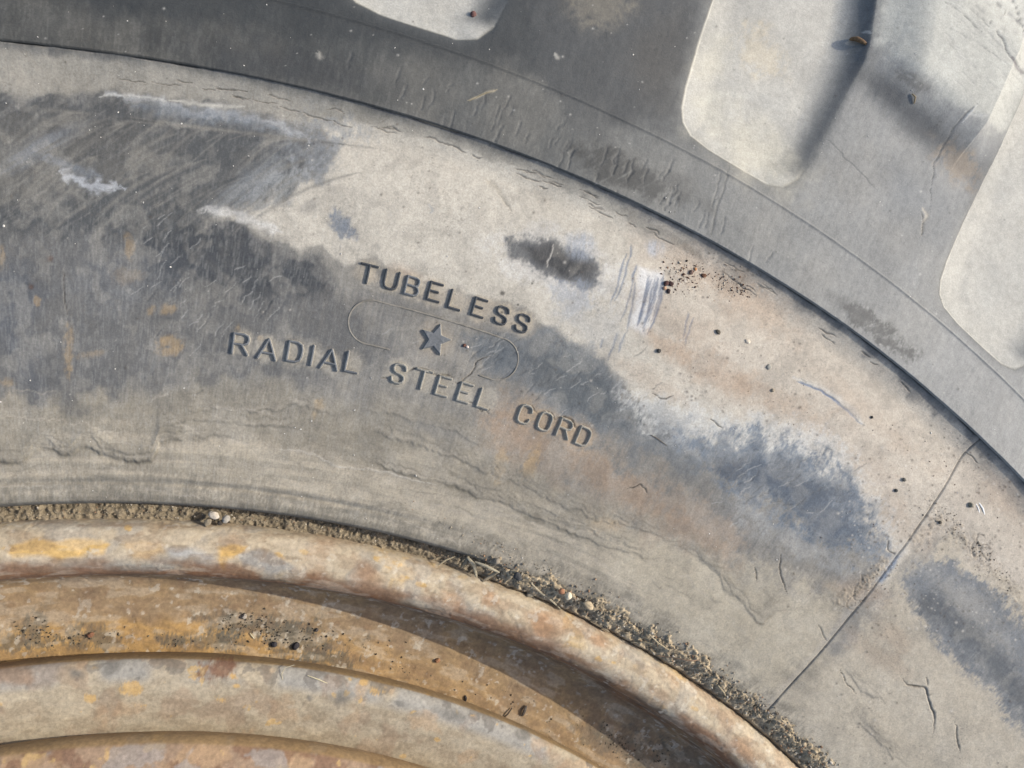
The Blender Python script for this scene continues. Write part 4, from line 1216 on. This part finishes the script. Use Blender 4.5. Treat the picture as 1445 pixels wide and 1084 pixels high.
stone(302, 727, .0012, gap, (190, 178, 158), (216, 206, 190), 'pale angular chip in the gap soil at upper left of the rim', 1.3, -30, .6, lift=.0004)
stone(320, 732, .0011, gap, (158, 152, 140), (182, 176, 164), 'grey angular chip right of the pale chip', 1.2, 30, .6, lift=.0003)
stone(293, 737, .0010, gap, (136, 124, 104), (156, 144, 122), 'brown clod left of the pale chip', 1.2, 70, .7)
stone(311, 738, .0008, gap, (60, 54, 48), (88, 80, 70), 'tiny dark clod under the pale chip', 1.0, 0, .7)
stone(940, 400, .0008, hs, (66, 44, 40), (98, 66, 58), 'dark red-brown crumb, uppermost at the left of the crumb patch', 1.3, 20, .7)
stone(946, 405 - 4, .0008, hs, (54, 38, 36), (84, 60, 54), 'blackish crumb in the middle of the crumb patch', 1.2, -20, .7)
stone(943, 411, .0007, hs, (50, 40, 40), (78, 64, 60), 'blackish crumb at the lower tip of the crumb patch', 1.2, 70, .7)
stone(992.5, 389.5, .0007, hs, (92, 64, 48), (128, 92, 68), 'oval brown crumb alone right of the crumb patch', 1.4, 0, .7)
stone(975, 385, .0007, hs, (104, 84, 74), (134, 110, 98), 'rough mauve brown crumb at the right of the crumb patch', 1.2, 60, .8)
stone(981, 380, .0005, hs, (186, 130, 84), (206, 154, 108), 'small orange crumb at the right of the crumb patch', 1.2, -50, .7)
stone(938, 407 + 0, .0006, hs, (182, 142, 110), (200, 164, 134), 'tan crumb at the left edge of the crumb patch', 1.0, 0, .7)
stone(1013, 468.5, .0007, hs, (84, 78, 66), (112, 104, 90), 'olive brown pebble alone on the pale dust', 1.3, -30, .8)
stone(1055, 482, .0007, hs, (206, 190, 164), (236, 226, 210), 'flat white chip on the pale dust', 1.5, -15, .5)
stone(929.5, 495, .0007, hs, (64, 62, 58), (92, 88, 82), 'dark pebble on the brown stain', 1.0, 70, .8)
stone(1085, 518, .0009, hs, (160, 156, 144), (180, 176, 164), 'flat grey clod on the pale dust above the long scratch', 1.1, 30, .4)
stone(1090, 551, .0006, hs, (156, 142, 120), (176, 164, 142), 'small tan clod left of the long scratch', 1.0, 0, .7)
stone(1230, 589, .0005, hs, (52, 50, 44), (80, 76, 68), 'small dark pebble right of the long scratch', 1.0, 0, .8)
stone(1264, 692, .0006, hs, (70, 68, 64), (100, 98, 92), 'dark pebble at the upper left of the seam', 1.0, 50, .9)
stone(1275, 677, .0007, hs, (120, 114, 102), (146, 140, 126), 'grey pebble with shadow left of the seam', 1.0, 50, .9)
stone(1369, 713, .0009, hs, (130, 124, 108), (156, 150, 132), 'grey tan pebble right of the seam by two white scratches', 1.0, 60, .9)
stone(1326, 737, .0006, hs, (92, 84, 72), (118, 110, 96), 'small brown clod just right of the seam', 1.0, 60, .9)
stone(655, 487.5, .0005, hs, (96, 66, 54), (124, 88, 74), 'red-brown crumb beside the star', 1.1, 40, .8)
stone(659.5, 489.5, .0004, hs, (220, 200, 184), (240, 226, 214), 'pinkish white grain beside the red-brown crumb', 1.1, 0, .8)
stone(668, 21, .0010, lambda r, t: shoulder_height(r, t), (92, 64, 60), (124, 92, 84), 'small reddish pebble in the tread void at top', 1.0, 20, .7)
stone(387, 909.5, .0009, flange_h, (44, 42, 46), (74, 72, 76), 'black clod in the gutter, left of two', 1.1, 20, .8)
stone(418, 911, .0011, flange_h, (40, 38, 42), (70, 66, 68), 'black clod in the gutter, right of two', 1.2, 30, .8)
stone(128, 896, .0008, flange_h, (120, 84, 62), (150, 108, 82), 'rust-coloured clod in the gutter at left', 1.3, 10, .8)
stone(345, 870, .0008, flange_h, (150, 142, 130), (184, 176, 164), 'pale clod at the top of the gutter soil', 1.1, 30, .8)
stone(447, 889, .0006, flange_h, (70, 64, 60), (100, 92, 86), 'small dark clod alone in the gutter', 1.1, 30, .8)
stone(617, 932, .0008, flange_h, (150, 106, 74), (176, 130, 92), 'small rusty clod in the gutter shade', 1.2, 0, .8)


def stem(pts, w, hf, c1, c2, label, lift=.0006, name='dry_grass_stem', cat='grass stem', flat=.5):
    pts = np.array(pts, float)
    t = np.linspace(0, len(pts) - 1, 6 * (len(pts) - 1) + 1)
    px = np.interp(t, range(len(pts)), pts[:, 0]); py = np.interp(t, range(len(pts)), pts[:, 1])
    w_, _, _ = at(px, py, hf)
    n = len(w_); tg = np.gradient(w_, axis=0); tg /= np.linalg.norm(tg, axis=1)[:, None]
    sd2 = np.cross(tg, [0, 0, 1]); sd2 /= np.linalg.norm(sd2, axis=1)[:, None]
    up = np.cross(sd2, tg)
    s_ = w * (.3 + .7 * np.sin(np.linspace(.12, 3.02, n)) ** .5)
    base = w_ + np.array([0, 0, lift]) + up * (np.sin(np.linspace(0, math.pi, n)) * w * .8)[:, None]
    V = []
    for a in np.linspace(0, 2 * math.pi, 9)[:-1]:
        V.append(base + sd2 * (np.cos(a) * s_)[:, None] + up * (np.sin(a) * s_ * flat)[:, None])
    V = np.array(V).transpose(1, 0, 2).reshape(-1, 3)
    F = [(i * 8 + j, i * 8 + (j + 1) % 8, (i + 1) * 8 + (j + 1) % 8, (i + 1) * 8 + j) for i in range(n - 1) for j in range(8)]
    c = V.mean(0)
    o = mesh_obj(name, V - c, np.array(F), plain(name + '_surface', c1, c2, 1200, .8, .4), None)
    o.location = c
    props(o, label, cat)
    return o


ST1, ST2 = (150, 134, 104), (190, 176, 146)
stem([(617, 797), (628, 789), (641, 784)], .00028, gap, ST1, ST2, 'straw lying across the gap, leftmost on the soil', .0016)
stem([(668, 791), (684, 797), (702, 806)], .00045, gap, (150, 140, 116), (186, 176, 152), 'flat dry stalk at the tyre edge pointing down right', .0026)
stem([(658, 785), (667, 796), (671, 813)], .0006, gap, (140, 130, 108), (180, 170, 146), 'curled dry leaf standing beside the flat stalk', .0016, 'dry_leaf', 'leaf')
stem([(680, 820), (690, 812), (702, 806)], .0006, gap, (138, 124, 100), (176, 162, 136), 'crumpled dry leaf below the flat stalk', .0010, 'dry_leaf', 'leaf')
stem([(650, 801), (657, 790), (661, 782)], .0006, gap, (104, 96, 78), (146, 136, 114), 'dark curled dry leaf left of the others', .0008, 'dry_leaf', 'leaf')
stem([(748, 822), (760, 834), (776, 846), (789, 858)], .00035, gap, (136, 124, 100), (190, 178, 152), 'long thin straw below the cream pebble', .0014)
stem([(832, 876), (848, 884), (858, 891)], .00045, gap, (112, 98, 78), (150, 136, 112), 'brown stalk along the rim edge right of the tan pebble', .0010)
stem([(888, 905), (905, 904), (918, 907)], .00022, gap, ST1, ST2, 'short straw near the lower right of the gap', .0016)
stem([(912, 893), (925, 905), (940, 915)], .00022, gap, ST1, ST2, 'thin straw running down right in the gap soil', .002)
stem([(925, 923), (948, 926), (970, 930), (982, 929)], .00022, gap, (150, 120, 92), (184, 152, 120), 'reddish thin stem over the soil clumps', .002)
stem([(1010, 965), (1018, 975), (1024, 990)], .00022, gap, ST1, ST2, 'bent straw in the soil near the seam', .0016)
stem([(434, 953), (448, 958), (460, 963)][0:2] + [(462, 964)], .00016, lambda r, t: np.full(np.shape(r), -.0297), (206, 192, 150), (230, 218, 182), 'pale thin straw on the dusty ring', .0002)
stem([(416, 938), (402, 942), (397, 952), (400, 962)], .00014, lambda r, t: np.full(np.shape(r), -.0297), (170, 160, 132), (200, 190, 162), 'hair-thin curved fibre on the dusty ring', .0002)
stem([(353, 893), (356, 897), (359, 901)], .00016, flange_h, (206, 196, 160), (230, 222, 190), 'tiny pale straw bit in the gutter soil', .0004)
stem([(736, 1010), (739, 1002), (742, 995)], .0006, flange_h, (70, 62, 54), (110, 100, 88), 'dark husk in the gutter below the flange', .0006, 'seed_husk', 'husk')
stem([(709, 1013), (716, 1006), (722, 998)], .00028, flange_h, (54, 46, 40), (84, 72, 62), 'black curled twig in the gutter', .0006, 'twig', 'twig')
stem([(655, 993), (657, 985), (656, 981)], .0004, flange_h, (44, 40, 38), (70, 64, 60), 'short dark twig bit at the dusty ring edge', .0004, 'twig', 'twig')
stem([(918, 614), (926, 618), (941, 629)], .00014, hs, (84, 74, 64), (120, 108, 94), 'hair-thin twig on the grey rubber right of the lettering', .0002, 'twig', 'twig')
hsh = lambda r, t: shoulder_height(r, t)
stem([(662, 143), (680, 134), (700, 127)], .00016, hsh, (120, 112, 88), (142, 132, 108), 'thin dry stem on the dark outer band', .0001)
stem([(1198, 56), (1208, 59), (1221, 63)], .0010, hsh, (92, 70, 46), (140, 112, 80), 'brown ribbed seed caught at the void edge', .0005, 'seed', 'seed', .7)
stem([(1286, 133), (1290, 138), (1289, 147)], .00040, hsh, (104, 92, 72), (140, 126, 100), 'small curled brown husk on the lug slope', .0003, 'seed_husk', 'husk')
# two white chalky scratches beside the seam pebble
for k, q in enumerate([[(1377, 710), (1380, 717), (1383, 725)], [(1381, 709), (1386, 717), (1390, 727)]]):
    o = stem(q, .00028 + .0001 * k, hs, (226, 226, 220), (244, 244, 240), 'left white fleck beside the seam pebble' if k == 0 else 'right white fleck beside the seam pebble', -.0001, 'white_fleck', 'fleck', .3)

# ------------------------------------------------------------------ ground under the wheel
gm = plain('bare_ground_soil', (132, 118, 96), (168, 152, 126), 30, 1, .6, .01)
gv = []
n = 60
g = np.linspace(-1, 1, n); g = np.sign(g) * np.abs(g) ** 3 * 60
gx, gy = [a.ravel() for a in np.meshgrid(g, g, indexing='ij')]
i = np.arange((n - 1) * n).reshape(n - 1, n)[:, :-1].ravel()
o = mesh_obj('ground', np.c_[gx, gy, -.378 + .004 * nz(gx, gy, .5, 2, 3)], np.stack([i, i + n, i + n + 1, i + 1], -1), gm)
props(o, kind='structure')
